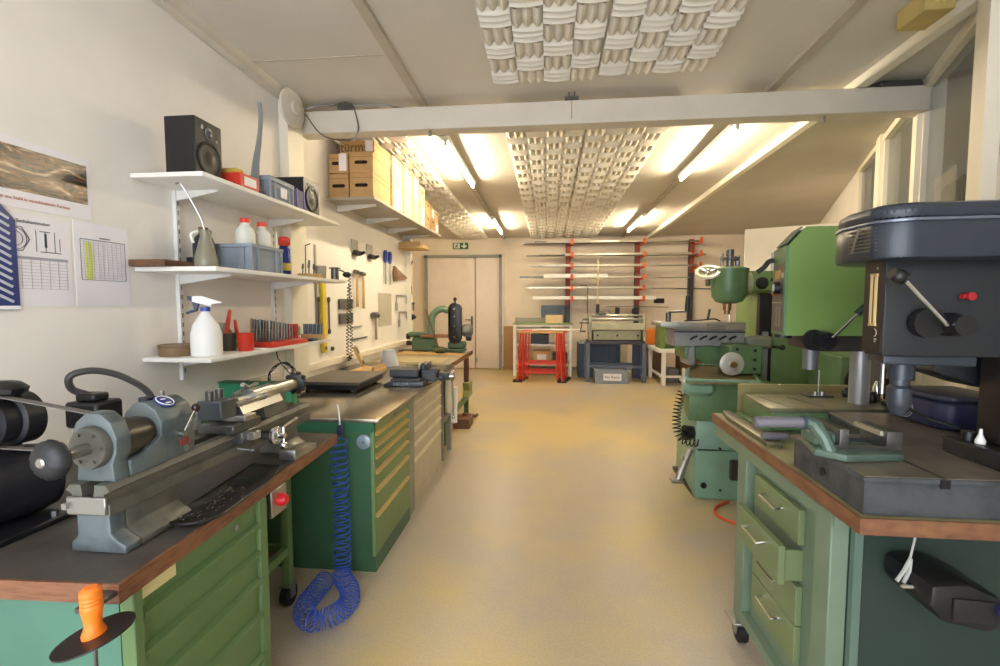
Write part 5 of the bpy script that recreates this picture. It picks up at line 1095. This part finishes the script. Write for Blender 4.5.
m = MB(); m.cyl((1.46, 4.0, 1.79), (1.46, 4.0, 1.93), .03, n=14); m.box(1.39, 1.53, 3.97, 4.03, 1.84, 1.87, bev=.008); m.cyl((1.40, 4.0, 1.80), (1.40, 4.0, 1.90), .012, n=8); m.cyl((1.52, 4.0, 1.80), (1.52, 4.0, 1.88), .02, n=8); m.build('drawbar', STEELD, t)
m = MB(); m.cyl((1.45, 4.0, 1.44), (1.45, 4.0, 1.50), .032, n=16); m.cyl((1.45, 4.0, 1.41), (1.45, 4.0, 1.44), .022, n=14); m.build('spindle_nose', mat('nose_brass', '8A6E4A', .3, .7), t)
MB().cyl((1.47, 4.0, 1.33), (1.47, 4.0, 1.42), .006, n=8).build('cutter', STEEL, t)
# table
m = MB(); m.prism([(.905, 1.345), (1.56, 1.345), (1.56, 1.285), (1.04, 1.285), (.905, 1.31)], 3.90, 4.25, 'y', bev=.004); m.build('table_top', mat('table_steel', '96948A', .35, .4, var=.15), t)
m = MB(); m.box(1.02, 1.565, 3.93, 4.22, 1.15, 1.285, bev=.006); m.build('table_body', mat('table_grey', '8C8E90', .4, .2, var=.15), t)
m = MB()
for k in range(5):
    x = 1.145+.075*k; m.tube([(x, 3.928, 1.205), (x+.03, 3.928, 1.225), (x+.055, 3.928, 1.232)], .009, 6)
    m.build('slot', BLACKM, t); m = MB()
m.b.free()
B(1.02, 1.57, 3.925, 3.93, 1.262, 1.272).build('slot_line', BLACKM, t)
for x, w_ in ((1.25, .10), (1.41, .09), (1.50, .06)): B(x, x+w_, 3.896, 3.90, 1.29, 1.335).build('table_patch', STEEL, t)
m = MB(); m.cyl((1.0, 4.05, 1.345), (1.0, 4.05, 1.42), .022, n=12); m.cyl((1.0, 4.05, 1.425), (1.15, 4.05, 1.43), .009, n=8); m.build('crank', STEELD, t)
MB().cyl((1.15, 4.05, 1.43), (1.155, 4.05, 1.56), .02, .017, n=14).build('crank_handle', BLACK, t)
m = MB(); m.cyl((1.30, 4.0, 1.36), (1.315, 4.0, 1.45), .010, n=8); m.tube(spline([(1.12, 4.02, 1.352), (1.25, 4.0, 1.36), (1.35, 4.0, 1.37), (1.4, 4.0, 1.352)]), .006, 6); m.build('clamp_lever', BLACKM, t)
m = MB(); m.prism([(1.12, 1.15), (1.55, 1.15), (1.50, 1.0), (1.28, 1.0), (1.22, 1.04), (1.12, 1.04)], 3.98, 4.3, 'y', bev=.01); m.box(1.5, 1.70, 4.0, 4.3, .96, 1.22, bev=.01); m.build('apron', MGREEN, t)
m = MB(); m.box(1.14, 1.19, 3.93, 4.2, .99, 1.15, bev=.01); m.build('table_bracket', mat('table_grey', ''), t)
m = MB(); m.box(1.38, 1.62, 3.72, 3.98, .955, 1.18, bev=.012); m.build('feed_gearbox', MGREEN, t)
for x, z in ((1.56, 1.14), (1.56, 1.07), (1.56, 1.0), (1.43, 1.15)): MB().cyl((x, 3.712, z), (x, 3.72, z), .012, n=10).build('bolt', BLACKM, t)
m = MB(); m.lathe([(0, 0), (.035, 0), (.07, .005), (.088, .02), (.088, .035), (.06, .045), (.03, .045), (.03, .07), (0, .071)], (1.385, 3.72, 1.04), (0, -1, 0), n=30); hw = m.build('handwheel', mat('wheel_white', 'C9C8BE', .3, .3), t)
m = MB(); m.lathe([(0, 0), (.026, 0), (.022, .014), (0, .015)], (1.385, 3.65, 1.04), (0, -1, 0), n=18); m.build('hub', mat('nose_brass', ''), hw)
m = MB(); m.cyl((1.58, 3.9, 1.17), (1.84, 3.9, 1.15), .010, n=8); m.sph((1.84, 3.9, 1.15), .022); m.build('clamp_handle', BLACKM, t)
m = MB(); m.box(1.56, 1.75, 3.85, 3.98, 1.14, 1.24, bev=.02); m.build('slide_cover', mat('cover_grey_green', '7D8270', .4), t)
# tray and base
m = MB(); m.prism([(.99, 3.46), (1.47, 3.42), (1.62, 3.9), (1.60, 4.3), (1.33, 4.3), (1.18, 4.05)], .925, .945); m.build('chip_tray', TRAYM, t)
m = MB(); m.tube([(.99, 3.46, .95), (1.47, 3.42, .95), (1.62, 3.9, .95), (1.60, 4.3, .95), (1.33, 4.3, .95), (1.18, 4.05, .95)], .014, 6, closed=True); m.build('tray_rim', MTEAL, t)
m = MB(); m.prism([(1.05, 3.60), (1.62, 3.56), (1.75, 4.3), (1.17, 4.25)], .62, .925, bev=.01); m.build('upper_base', MGREEN, t)
m = MB(); m.box(1.0, 1.22, 3.52, 3.62, .82, .925, bev=.03); m.build('tray_support', MTEAL, t)
m = MB(); m.prism([(1.125, 3.66), (1.60, 3.62), (1.78, 4.3), (1.17, 4.35)], .0, .62, bev=.015); m.build('lower_base', MTEAL, t)
m = MB(); m.prism([(1.14, 3.66), (1.56, 3.62), (1.50, 3.78), (1.19, 3.82)], .62, .70, bev=.02); m.build('base_ledge', MTEAL, t)
B(1.13, 1.66, 3.69, 4.3, 0, .03).build('plinth', BLACKM, t)
o_ = MB(); o_.box(1.14, 1.60, 3.632, 3.66, .385, .39); o_.build('cover_seam', BLACKM, t)
MB().cyl((1.19, 3.64, .11), (1.19, 3.66, .11), .022, n=16).build('plug_hole', BLACK, t)
for x, z in ((1.30, .40), (1.31, .08), (1.31, .59)): MB().cyl((x, 3.635, z), (x, 3.66, z), .010, n=8).build('screw', BLACKM, t)
sw = B(1.37, 1.56, 3.60, 3.64, .17, .32, bev=.006).build('switch_box', mat('switch_dark', '3A2F2C', .5), t)
MB().lathe([(0, 0), (.03, 0), (.024, .02), (0, .021)], (1.45, 3.60, .245), (0, -1, 0), n=16).build('switch_button', RED, sw)
m = MB(); m.cyl((1.12, 3.72, .36), (1.04, 3.68, .29), .02, n=10); m.tube([(1.10, 3.70, .37), (1.03, 3.66, .22), (1.0, 3.64, .14)], [.02, .028, .03], 10); m.box(.94, 1.04, 3.6, 3.68, .13, .16, bev=.01); m.build('foot_lever', STEEL, t)
m = MB(); m.lathe([(.085, 0), (.10, 0), (.10, .015), (.085, .015), (.085, 0)], (1.05, 3.72, .90), (-1, .22, 0), n=28); m.box(1.035, 1.045, 3.63, 3.81, .89, .91); m.cyl((1.04, 3.72, .90), (1.15, 3.72, .90), .014, n=10); m.build('side_wheel', mat('wheel_white', ''), t)
m = MB(); m.cyl((1.12, 3.72, .50), (1.06, 3.70, .50), .05, .06, n=20); m.cyl((1.06, 3.7, .5), (1.04, 3.69, .5), .02, n=10); m.build('lower_wheel', BLACKM, t)
path = spline([(1.03, 3.72, .82), (1.0, 3.72, .66), (1.0, 3.70, .52), (1.04, 3.68, .45), (1.14, 3.62, .44)], 6)
one('air_hose', MB().tube(helix(path, .030, 18, 10), .0045, 5), BLACK, 'black spiral hose hanging from the left side of the milling machine', 'hose')
one('red_cable', MB().tube(spline([(1.36, 3.60, .012), (1.24, 3.50, .012), (1.19, 3.38, .012), (1.23, 3.28, .012), (1.36, 3.18, .012), (1.6, 3.1, .012)]), .010, 8), ORED, 'orange red cable on the floor behind the drill bench', 'cable')
# parts behind the drill column: green panel machine
t = T('green_machine', 'dark green upright machine frame with a big black wheel behind the drill column', 'machine', (2.3, 3.4, 0))
m = MB(); m.prism([(1.90, 3.25), (2.25, 3.2), (2.3, 3.7), (1.95, 3.75)], 0, 1.15, bev=.012); m.build('machine_body', MGREEN, t)
m = MB(); m.lathe([(0, 0), (.14, 0), (.14, .04), (.11, .05), (0, .05)], (2.06, 3.24, .98), (-.15, -1, 0), n=28); m.build('wheel', BLACKM, t)
m = MB(); m.cyl((2.02, 3.16, .98), (2.02, 3.16, 1.22), .055, n=18); m.build('motor', mat('motor_grey', '7A7C82', .4, .3), t)

#================================================================== DRILL BENCH (fitted to the view: whole block shrunk uniformly about the camera, one unit = 0.8615 m)
CAM_SCALE.append(Matrix.Translation((.758, 1.180, .940)) @ Matrix.Scale(.8615, 4) @ Matrix.Translation((-.88, -1.37, -.85)))  # the two bench points put the scaling centre at the camera
FL = -.241
t = T('drill_bench', 'sage green drawer bench with a worn wooden top carrying the drill presses', 'workbench', (1.4, 2.1, FL)); DB = t
m = MB(); m.prism([(.947, 1.489), (1.95, 1.489), (1.95, 2.86), (.976, 2.861)], .805, .85); m.build('worktop', BENCHTOPG, t)
m = MB(); m.prism([(.942, 1.484), (.953, 1.494), (.982, 2.856), (.971, 2.866)], .800, .8503); m.prism([(.942, 1.484), (1.95, 1.484), (1.95, 1.494), (.953, 1.494)], .800, .8503); m.build('wooden_edge', EDGER, t)
for x, y in ((1.01, 2.44), (1.0, 1.72), (1.86, 1.76), (1.86, 2.75)): B(x-.03, x+.03, y-.05, y+.05, FL+.12, .80, bev=.004).build('leg', SAGE, t)
MB().box(.972, 1.01, 1.66, 2.80, .735, .80).build('top_rail', SAGE, t)
MB().box(.975, 1.01, 1.77, 2.39, -.10, -.05).build('bottom_rail', SAGE, t)
B(1.012, 1.5, 1.90, 2.36, -.10, .735).build('cabinet_body', SAGE, t)
B(1.012, 1.03, 1.77, 1.90, -.10, .735).build('side_panel', SAGE, t)
zt = .69
for k in range(4):
    h = .165 if k else .15; out = .07 if k == 1 else 0
    d = MB(); d.box(.985-out, 1.011-out, 1.905, 2.30, zt-h+.006, zt, bev=.002)
    if out: d.box(1.0-out, 1.012, 1.915, 1.93, zt-h+.02, zt-.02)
    dd = d.build('drawer', SAGED, t)
    m = MB(); m.tube([(.985-out, 2.03, zt-.05), (.955-out, 2.03, zt-.055), (.955-out, 2.18, zt-.055), (.985-out, 2.18, zt-.05)], .006, 6); m.build('handle', CHROME, dd)
    zt -= h
m = MB(); m.prism([(1.03, 1.67), (1.90, 1.67), (1.90, 1.69), (1.03, 1.69)], FL+.12, .80); m.build('end_panel', SAGEP, t)
B(1.031, 1.058, 1.645, 1.668, FL+.14, .795).build('perforated_post', mat('post_sage_grey', '5E7468', .5), t)
for x, y in ((1.0, 2.44), (1.0, 1.72), (1.86, 1.76)):
    m = MB(); m.cyl((x-.02, y, FL+.055), (x+.02, y, FL+.055), .055, n=22); cc = m.build('caster', RUBBER, t)
    m = MB(); m.box(x-.06, x+.06, y-.06, y+.06, FL+.112, FL+.125, bev=.003); m.prism([(y-.04, FL+.112), (y+.04, FL+.112), (y+.015, FL+.04), (y-.015, FL+.04)], x-.03, x-.024, 'x'); m.prism([(y-.04, FL+.112), (y+.04, FL+.112), (y+.015, FL+.04), (y-.015, FL+.04)], x+.024, x+.03, 'x'); m.build('caster_fork', STEEL, cc)
t = T('motor_box', 'black angular motor switch box on the near end panel of the drill bench', 'switch box', (1.2, 1.5, .58))
m = MB(); m.prism([(1.135, 0.665), (1.130, 0.600), (1.175, 0.550), (1.300, 0.525), (1.340, 0.545), (1.340, 0.630), (1.240, 0.675)], 1.46, 1.669, 'y', bev=.02); m.build('housing', BLACK, t)
m = MB(); m.prism([(1.190, 0.635), (1.300, 0.630), (1.300, 0.560), (1.190, 0.565)], 1.452, 1.462, 'y', bev=.004); m.build('cover', mat('cover_black', '1E1A1A', .5), t)
m = MB(); m.cyl((1.32, 1.445, .605), (1.32, 1.46, .605), .018, n=14); m.build('socket', NAVY, t)
m = MB(); m.cyl((1.10, 1.53, .62), (1.145, 1.53, .62), .006, n=8); m.build('plug_pin', BRIGHT, t)
t = T('cable_tie', 'pale grey strap hanging under the front edge of the drill bench top', 'strap', (1.12, 1.55, .62))
m = MB(); m.tube([(1.15, 1.55, .798), (1.145, 1.55, .76), (1.135, 1.55, .70)], .0035, 6); m.tube([(1.137, 1.55, .70), (1.12, 1.55, .66), (1.10, 1.55, .625)], .006, 6); m.tube([(1.137, 1.55, .70), (1.135, 1.55, .66), (1.12, 1.55, .62)], .006, 6); m.build('strap', mat('strap_grey', 'A9AAA4', .5), t)

# first drill press: base, column, head
t = T('drill_press', 'large dark blue drill press with a rounded belt cover on the near bench', 'drill press', (1.3, 1.7, .85)); DP = t
m = MB(); m.prism([(.965, 1.51), (1.94, 1.51), (1.94, 2.40), (1.36, 2.40), (1.30, 2.0), (.985, 1.96)], .852, .965); 
m.prism([(.957, 1.502), (1.94, 1.502), (1.94, 2.405), (1.355, 2.405), (1.295, 2.005), (.975, 1.97)], .955, .972, bev=.004); m.build('base_casting', CASTS, t)
m = MB(); m.prism([(.962, 1.507), (1.935, 1.507), (1.935, 2.40), (1.36, 2.40), (1.30, 2.0), (.98, 1.963)], .972, .9745); m.build('machined_face', CAST, t)
for x in (1.185, 1.55):
    m = MB(); m.box(x-.005, x+.005, 1.503, 2.0, .9745, .9752); m.box(x-.013, x+.013, 1.499, 1.503, .945, .972); m.build('t_slot', BLACKM, t)
m = MB(); m.cyl((.985, 1.74, .905), (.968, 1.74, .905), .014, n=12); m.build('plug_hole', BLACK, t)
m = MB(); m.box(1.40, 1.85, 1.56, 1.80, .9745, 1.03, bev=.006); m.build('column_foot', BLACKM, t)
m = MB(); m.box(1.47, 1.75, 1.60, 1.76, 1.03, 1.40, bev=.008); m.build('column', mat('column_dark', '26211F', .35, .3), t)
m = MB(); m.prism([(1.035, 1.57), (1.03, 1.645), (1.10, 1.77), (1.95, 1.77), (1.95, 1.53)], 1.335, 1.635, bev=.006); hd = m.build('head_casting', DBODY, t)
m = MB(); m.prism([(1.028, 1.572), (1.036, 1.572), (1.033, 1.645), (1.022, 1.645)], 1.345, 1.63); m.build('scale_plate', mat('plate_dark_brown', '1F1815', .35), hd)
for y0, y1, z0, z1 in ((1.590, 1.597, 1.43, 1.59), (1.609, 1.616, 1.43, 1.59), (1.588, 1.619, 1.584, 1.592), (1.588, 1.619, 1.428, 1.436)):
    B(1.0205, 1.0232+.003, y0, y1, z0, z1).build('scale_strip', mat('scale_cream', 'C9B07A', .4), hd)
m = MB(); m.lathe([(.011, 0), (.014, 0), (.014, .002), (.011, .002), (.011, 0)], (1.028, 1.599, 1.407), (-1, 0, 0), n=20); m.box(1.026, 1.028, 1.597, 1.601, 1.398, 1.416); m.box(1.026, 1.028, 1.585, 1.613, 1.385, 1.388); m.box(1.026, 1.028, 1.589, 1.609, 1.378, 1.381); m.box(1.026, 1.028, 1.592, 1.606, 1.605, 1.613); m.build('emblem', mat('emblem_pale', 'B9AE96', .4), hd)
m = MB(); m.lathe([(0, 0), (.035, 0), (.035, .03), (.03, .045), (.03, .07), (0, .071)], (1.205, 1.56, 1.435), (0, -1, 0), n=26); m.cyl((1.14, 1.556, 1.44), (1.14, 1.53, 1.44), .045, n=24); hb = m.build('feed_hub', BLACK, t)
m = MB(); m.cyl((1.17, 1.51, 1.435), (1.035, 1.50, 1.575), .0062, n=10); lv_ = m.build('feed_lever', CHROME, hb)
m = MB(); m.cyl((1.04, 1.50, 1.572), (1.005, 1.50, 1.588), .020, .016, n=14); m.sph((1.025, 1.50, 1.578), .022); m.build('lever_ball', BLACK, t)
m = MB(); m.lathe([(0, 0), (.012, 0), (.012, .012), (0, .014)], (1.255, 1.548, 1.52), (0, -1, 0), n=16); m.cyl((1.235, 1.55, 1.52), (1.255, 1.55, 1.52), .008); m.build('red_button', mat('button_red', '9E1F26', .3), t)
def cover_outline(g=0.):
    P = [(1.95, 1.44-g)]
    P += [(1.085, 1.49-g)]
    for k in range(1, 9):
        a = -PI/2 - k*(PI*.36)/8; P.append((1.085+(.115+g)*math.cos(a)*1.0, 1.605+(.115+g)*math.sin(a)))
    P += [(.98-g, 1.70), (1.01-g*.5, 1.79+g), (1.09, 1.87+g), (1.95, 1.88+g)]
    return P
m = MB(); m.prism(cover_outline(0), 1.630, 1.745, bev=.012); m.build('belt_cover_lower', DBLUE, t)
m = MB(); m.prism(cover_outline(.006), 1.738, 1.748, bev=.003); m.build('cover_lip', mat('lip_steel', '6F7684', .25, .6), t)
m = MB(); m.prism(cover_outline(-.002), 1.745, 1.795, bev=.022); m.build('belt_cover_upper', DBLUE, t)
m = MB()
for k in range(7): m.tube([(.976, 1.66, 1.66+.011*k), (.974, 1.60, 1.66+.011*k), (.988, 1.545, 1.66+.011*k)], .0022, 5)
m.tube([(.971, 1.635, 1.66), (.969, 1.615, 1.70), (.971, 1.60, 1.735)], .004, 6); m.build('vent_badge', mat('badge_bronze', '7E7466', .35, .6), t)
m = MB(); m.prism([(1.06, 1.60), (1.30, 1.56), (1.30, 1.74), (1.10, 1.74)], 1.305, 1.337, bev=.006); m.cyl((1.155, 1.66, 1.25), (1.155, 1.66, 1.31), .036, n=24); m.build('quill_housing', DBLUE, t)
m = MB(); m.lathe([(0, 0), (.018, .0), (.030, .03), (.034, .04), (.034, .09), (.026, .10), (.026, .125), (0, .126)], (1.16, 1.67, 1.13), n=24); m.build('chuck', mat('chuck_blue_steel', '4A4F58', .35, .5), t)
m = MB(); m.cyl((1.10, 1.66, 1.20), (1.10, 1.66, 1.31), .006, n=8); m.build('depth_rod', STEEL, t)
m = MB(); m.prism([(1.38, 1.34), (1.60, 1.34), (1.52, 1.20), (1.34, 1.26)], 1.78, 1.95, 'y', bev=.01); m.build('motor_bracket', DBODY, t)
m = MB(); m.tube(spline([(1.17, 1.72, 1.20), (1.22, 1.76, 1.16), (1.33, 1.8, 1.10), (1.44, 1.78, 1.06)]), .006, 6); m.build('coolant_pipe', BLACKM, t)
t = T('oil_bottle', 'tiny white nozzle bottle beside the foot of the first drill column', 'bottle', (1.44, 1.68, 1.03))
m = MB(); m.lathe([(.014, 0), (.015, .01), (.006, .03), (.004, .05), (0, .051)], (1.44, 1.70, 1.031), n=12); m.build('nozzle_bottle', WHITEP, t)
m = MB(); m.lathe([(.02, 0), (.02, .03), (0, .031)], (1.44, 1.745, 1.031), n=12); m.build('black_knob', BLACK, t)
# machine vise on that base
t = T('machine_vise', 'green machine vise with a grey bar handle on the near drill press base', 'vise', (1.05, 1.75, .975)); VS = mat('vise_green', '566B5E', .35, .1, var=.2, scale=10)
m = MB(); m.prism([(.955, 1.70), (1.02, 1.635), (1.215, 1.665), (1.235, 1.70), (1.235, 1.84), (1.0, 1.88)], .976, 1.0, bev=.004); m.build('vise_base', VS, t)
m = MB(); m.box(1.0, 1.23, 1.70, 1.715, 1.0, 1.015).box(1.0, 1.23, 1.80, 1.815, 1.0, 1.015); m.build('guide', STEELD, t)
m = MB(); m.prism([(1.185, 1.70), (1.235, 1.70), (1.235, 1.86), (1.185, 1.84)], 1.0, 1.065, bev=.003); m.build('fixed_jaw', STEELD, t)
m = MB(); m.prism([(1.035, 1.70), (1.065, 1.70), (1.065, 1.86), (1.035, 1.86)], 1.0, 1.07, bev=.003); m.build('moving_jaw', STEELD, t)
m = MB(); m.tube([(1.0, 1.69, .995), (.985, 1.70, 1.04), (.965, 1.72, 1.078), (.945, 1.75, 1.085)], [.022, .020, .024, .024], 10); m.box(.97, 1.04, 1.72, 1.83, 1.0, 1.05, bev=.01); m.build('screw_arm', VS, t)
m = MB(); m.cyl((.775, 1.74, 1.078), (.945, 1.74, 1.082), .0195, n=20); m.cyl((.772, 1.74, 1.078), (.777, 1.74, 1.078), .015); hh = m.build('bar_handle', mat('handle_lilac_grey', '7D7B86', .35, .4), t)
MB().cyl((.93, 1.74, 1.08), (.955, 1.74, 1.081), .024, n=18).build('collar', mat('collar_dark', '3A4450', .4), t)
B(1.175, 1.187, 1.72, 1.86, 1.045, 1.06).build('jaw_insert', BRIGHT, t)
VT = t; VT.location.x -= .034; VT.location.y -= .008
one('round_bar', MB().cyl((.985, 2.24, .889), (1.09, 2.24, .889), .0165, n=16), mat('handle_lilac_grey', ''), 'short grey round bar lying on the flat bar beside the near casting', 'bar')

# second drill press
t = T('drill_press', 'bright green drill press with a tall boxy head and grey round column', 'drill press', (1.45, 2.55, .85)); 
m = MB(); m.prism([(1.07, 2.47), (1.82, 2.44), (1.87, 2.84), (1.10, 2.84)], .852, .87, bev=.003); m.prism([(1.11, 2.43), (1.75, 2.43), (1.80, 2.84), (1.13, 2.84)], .87, .965, bev=.004); m.build('base_casting', MGREEN, t)
m = MB(); m.prism([(1.085, 2.40), (1.76, 2.43), (1.82, 2.85), (1.11, 2.76)], .965, .985, bev=.002); m.build('machined_table', mat('table_olive', '7B7860', .35, .4, var=.2, scale=8), t)
for x0, x1 in ((1.15, 1.19), (1.30, 1.36)): MB().prism([(x0, 2.70), (x0+.012, 2.70), (x1+.012, 2.45), (x1, 2.45)], .985, .9856).build('t_slot', BLACK, t)
m = MB(); m.cyl((1.60, 2.58, .985), (1.60, 2.58, 1.40), .045, n=28); m.build('column', mat('column_steel', 'A2A2A0', .3, .35, var=.08), t)
m = MB(); pl_ = [(1.128, 2.36), (2.05, 2.36), (2.05, 2.76), (1.30, 2.76), (1.18, 2.60)]; tp_ = [(1.20, 2.36), (2.05, 2.36), (2.05, 2.76), (1.34, 2.76), (1.25, 2.60)]
m.tris([(x, y, 1.345) for x, y in pl_]+[(x, y, 1.775) for x, y in pl_]+[(x, y, 1.858) for x, y in tp_], [(4, 3, 2, 1, 0), (10, 11, 12, 13, 14)]+[(i, (i+1) % 5, 5+(i+1) % 5, 5+i) for i in range(5)]+[(5+i, 5+(i+1) % 5, 10+(i+1) % 5, 10+i) for i in range(5)]); m.build('head_housing', MGREENB, t)
fa = Vector((1.128, 2.36, 0)); fb = Vector((1.18, 2.60, 0)); fd = (fb-fa).normalized(); fn = Vector((-fd.y, fd.x, 0))
def fpan(s0, s1, z0, z1, n0, n1, name, mt, par, dz=0):
    m = MB(); v = [tuple(fa+fd*s+fn*n+Vector((0, 0, z))) for z in (z0, z1) for (s, n) in ((s0, n0), (s1, n0), (s1, n1), (s0, n1))]
    m.tris(v, [(3, 2, 1, 0), (4, 5, 6, 7), (0, 1, 5, 4), (1, 2, 6, 5), (2, 3, 7, 6), (3, 0, 4, 7)]); return m.build(name, mt, par)
pc = fpan(.0, .24, 1.345, 1.77, 0, .012, 'control_panel', mat('panel_frame_green', '4C7446', .45), t)
fpan(.015, .22, 1.36, 1.69, .012, .015, 'panel_face', mat('panel_brown', '4A4238', .45), pc)
m = MB(); m.tris([(1.128-.002, 2.385, 1.778), (1.196, 2.385, 1.858), (1.243, 2.57, 1.858), (1.170, 2.57, 1.778), (1.122, 2.385, 1.782), (1.190, 2.385, 1.862), (1.237, 2.57, 1.862), (1.164, 2.57, 1.782)], [(0, 1, 2, 3), (7, 6, 5, 4), (0, 4, 5, 1), (1, 5, 6, 2), (2, 6, 7, 3), (3, 7, 4, 0)]); m.build('window', mat('panel_window', '4E5A4A', .8), pc)
fpan(.08, .17, 1.62, 1.66, .015, .019, 'yellow_label', mat('label_amber', 'B08A2A', .5), pc)
fpan(.02, .05, 1.62, 1.645, .015, .019, 'small_label', mat('label_pale', 'A09A88', .5), pc)
fpan(.02, .22, 1.50, 1.504, .015, .018, 'divider', mat('label_pale', ''), pc)
for k in range(10): fpan(.06, .075, 1.385+.010*k, 1.389+.010*k, .015, .018, 'scale_mark', mat('label_pale', ''), pc); fpan(.12, .135, 1.385+.010*k, 1.389+.010*k, .015, .018, 'scale_mark', mat('label_pale', ''), pc)
c1 = fa+fd*.10+fn*.015+Vector((0, 0, 1.575)); m = MB(); m.lathe([(0, 0), (.03, 0), (.03, .025), (0, .026)], c1, fn, n=20); m.build('selector_knob', BLACK, pc)
c1 = fa+fd*.085+fn*.041+Vector((0, 0, 1.575)); m = MB(); m.lathe([(0, 0), (.018, 0), (.018, .003), (0, .004)], c1, fn, n=18); m.build('dial_face', mat('dial_pale', 'B9C9C9', .3), pc)
c1 = fa+fd*.18+fn*.015+Vector((0, 0, 1.55)); m = MB(); m.lathe([(0, 0), (.012, 0), (.012, .012), (0, .013)], c1, fn, n=14); m.build('red_button', RED, pc)
m = MB(); m.prism([(1.27, 2.38), (2.0, 2.38), (2.0, 2.70), (1.30, 2.70)], 1.27, 1.345, bev=.004); m.build('lower_housing', mat('housing_dark', '2E2A26', .45), t)
m = MB(); m.cyl((1.285, 2.38, 1.325), (1.285, 2.30, 1.325), .045, .04, n=24); m.cyl((1.285, 2.30, 1.325), (1.285, 2.28, 1.325), .02, n=16); m.cyl((1.25, 2.37, 1.325), (1.25, 2.35, 1.325), .05, n=20); hb = m.build('feed_hub', BLACKM, t)
m = MB(); m.cyl((1.29, 2.29, 1.335), (1.385, 2.26, 1.455), .006, n=10); lv_ = m.build('feed_lever', CHROME, hb)
m = MB(); m.cyl((1.38, 2.262, 1.45), (1.42, 2.25, 1.50), .016, .014, n=14); m.build('lever_grip', mat('grip_dark_green', '1F2E26', .5), t)
m = MB(); m.cyl((1.325, 2.52, 1.24), (1.325, 2.52, 1.345), .035, n=20); m.cyl((1.325, 2.52, 1.165), (1.325, 2.52, 1.24), .033, n=20); m.build('chuck', mat('motor_grey', '7A7C82', .4, .3), t)
m = MB(); m.cyl((1.18, 2.50, 1.345), (1.18, 2.50, 1.325), .04, n=16); m.build('lamp_socket', BLACKM, t)
m = MB(); m.tube(spline([(1.16, 2.58, 1.72), (1.14, 2.59, 1.715), (1.12, 2.60, 1.685), (1.09, 2.61, 1.66)]), .013, 8); m.build('flexible_arm', BLACK, t)
# dial indicators and small parts near second drill
t = T('dial_gauge_stand', 'small upright gauge stand on a steel plate beside the second drill column', 'gauge stand', (1.50, 2.8, .985))
B(1.42, 1.55, 2.70, 2.78, .986, .995, bev=.001).build('base', STEELD, t); MB().cyl((1.49, 2.74, .995), (1.49, 2.74, 1.13), .004, n=8).build('rod', STEEL, t); MB().cyl((1.475, 2.74, .995), (1.475, 2.74, 1.012), .014, n=12).cyl((1.51, 2.74, .995), (1.51, 2.74, 1.012), .014, n=12).build('nuts', CHROME, t)
t = T('chuck_set', 'cluster of dark and bright chucks behind the second drill column', 'chucks', (1.75, 2.75, .985))
for k, (x, y, h, mt) in enumerate(((1.64, 2.74, .05, BLACKM), (1.70, 2.74, .07, BRIGHT), (1.74, 2.66, .10, CHROME), (1.69, 2.62, .05, BLACKM))):
    m = MB(); m.lathe([(.022, 0), (.026, .01), (.024, h*.6), (.012, h), (0, h+.001)], (x, y, .986), n=16); m.build('chuck', mt, t)
one('flat_case', B(1.68, 1.80, 2.47, 2.54, .986, 1.01, bev=.003), mat('case_brown_black', '2B2522', .5), 'flat dark case at the foot of the grey drill column', 'case')
# olive cover tray behind
one('sheet_cover', MB().prism([(1.12, 2.885), (1.20, 2.90), (1.92, 2.90), (1.92, 2.93), (1.15, 2.93)], .851, 1.02, bev=.003), mat('cover_olive', '9A8F60', .5, .2), 'olive metal splash board standing behind the second drill press', 'splash board')
one('parallel_bar', MB().prism([(.995, 2.70), (1.02, 2.84), (1.06, 2.84), (1.065, 2.28), (1.06, 2.20), (.99, 2.20)], .851, .872, bev=.002), mat('bar_olive', '6F6A50', .4, .3), 'long flat bar lying on the bench in front of the second drill base', 'bar')
# navy case
t = T('navy_case', 'navy plastic case with a round white emblem on the near drill base', 'case', (1.75, 2.25, .975))
m = MB(); m.prism([(1.60, 2.39), (1.60, 2.12), (1.64, 2.06), (1.86, 2.04), (1.90, 2.10), (1.90, 2.39)], .9755, 1.09, bev=.02); m.build('case_body', NAVY, t)
m = MB(); m.prism([(1.62, 2.38), (1.62, 2.13), (1.66, 2.08), (1.85, 2.06), (1.885, 2.11), (1.885, 2.38)], 1.09, 1.115, bev=.01); m.build('lid', mat('case_lid', '3C3F55', .4), t)
m = MB()
for a_, b_ in ((.042, .050), (.032, .036)):
    m.tube([(1.597, 2.26+a_*1.1*math.cos(k*PI/14), 1.035+a_*math.sin(k*PI/14)) for k in range(28)], .0022, 5, closed=True)
m.tube([(1.597, 2.24, 1.045), (1.597, 2.245, 1.03), (1.597, 2.26, 1.04), (1.597, 2.275, 1.03), (1.597, 2.28, 1.045)], .0028, 5); m.build('emblem', mat('emblem_white', 'A9ACBE', .4), t)
CAM_SCALE.clear()
# notice and acrylic sheet on the glazing behind the first drill
def wallpt(t_, n, z): return RW(t_, n, z)
m = MB(); rwbox(m, 1.25, 1.62, .03, .036, 1.0, 2.25); one('acrylic_sheet', m, glass('acrylic', 'C9C5B8', .22, .1), 'clear acrylic sheet standing in front of the glazing by the cream pillar', 'acrylic sheet')
t = T('framed_notice', 'framed paper notice on the glazing beside the cream pillar', 'notice', RW(1.42, .04, 1.75))
m = MB(); rwbox(m, 1.27, 1.60, .038, .046, 1.70, 1.98); m.build('frame', STEELD, t)
m = MB(); rwbox(m, 1.285, 1.585, .046, .049, 1.715, 1.965); m.build('paper', PAPER, t)
for k in range(5): m = MB(); rwbox(m, 1.31, 1.31+(.25 if k else .2), .049, .0505, 1.935-.035*k-.01, 1.935-.035*k); m.build('text_line', INK, t)
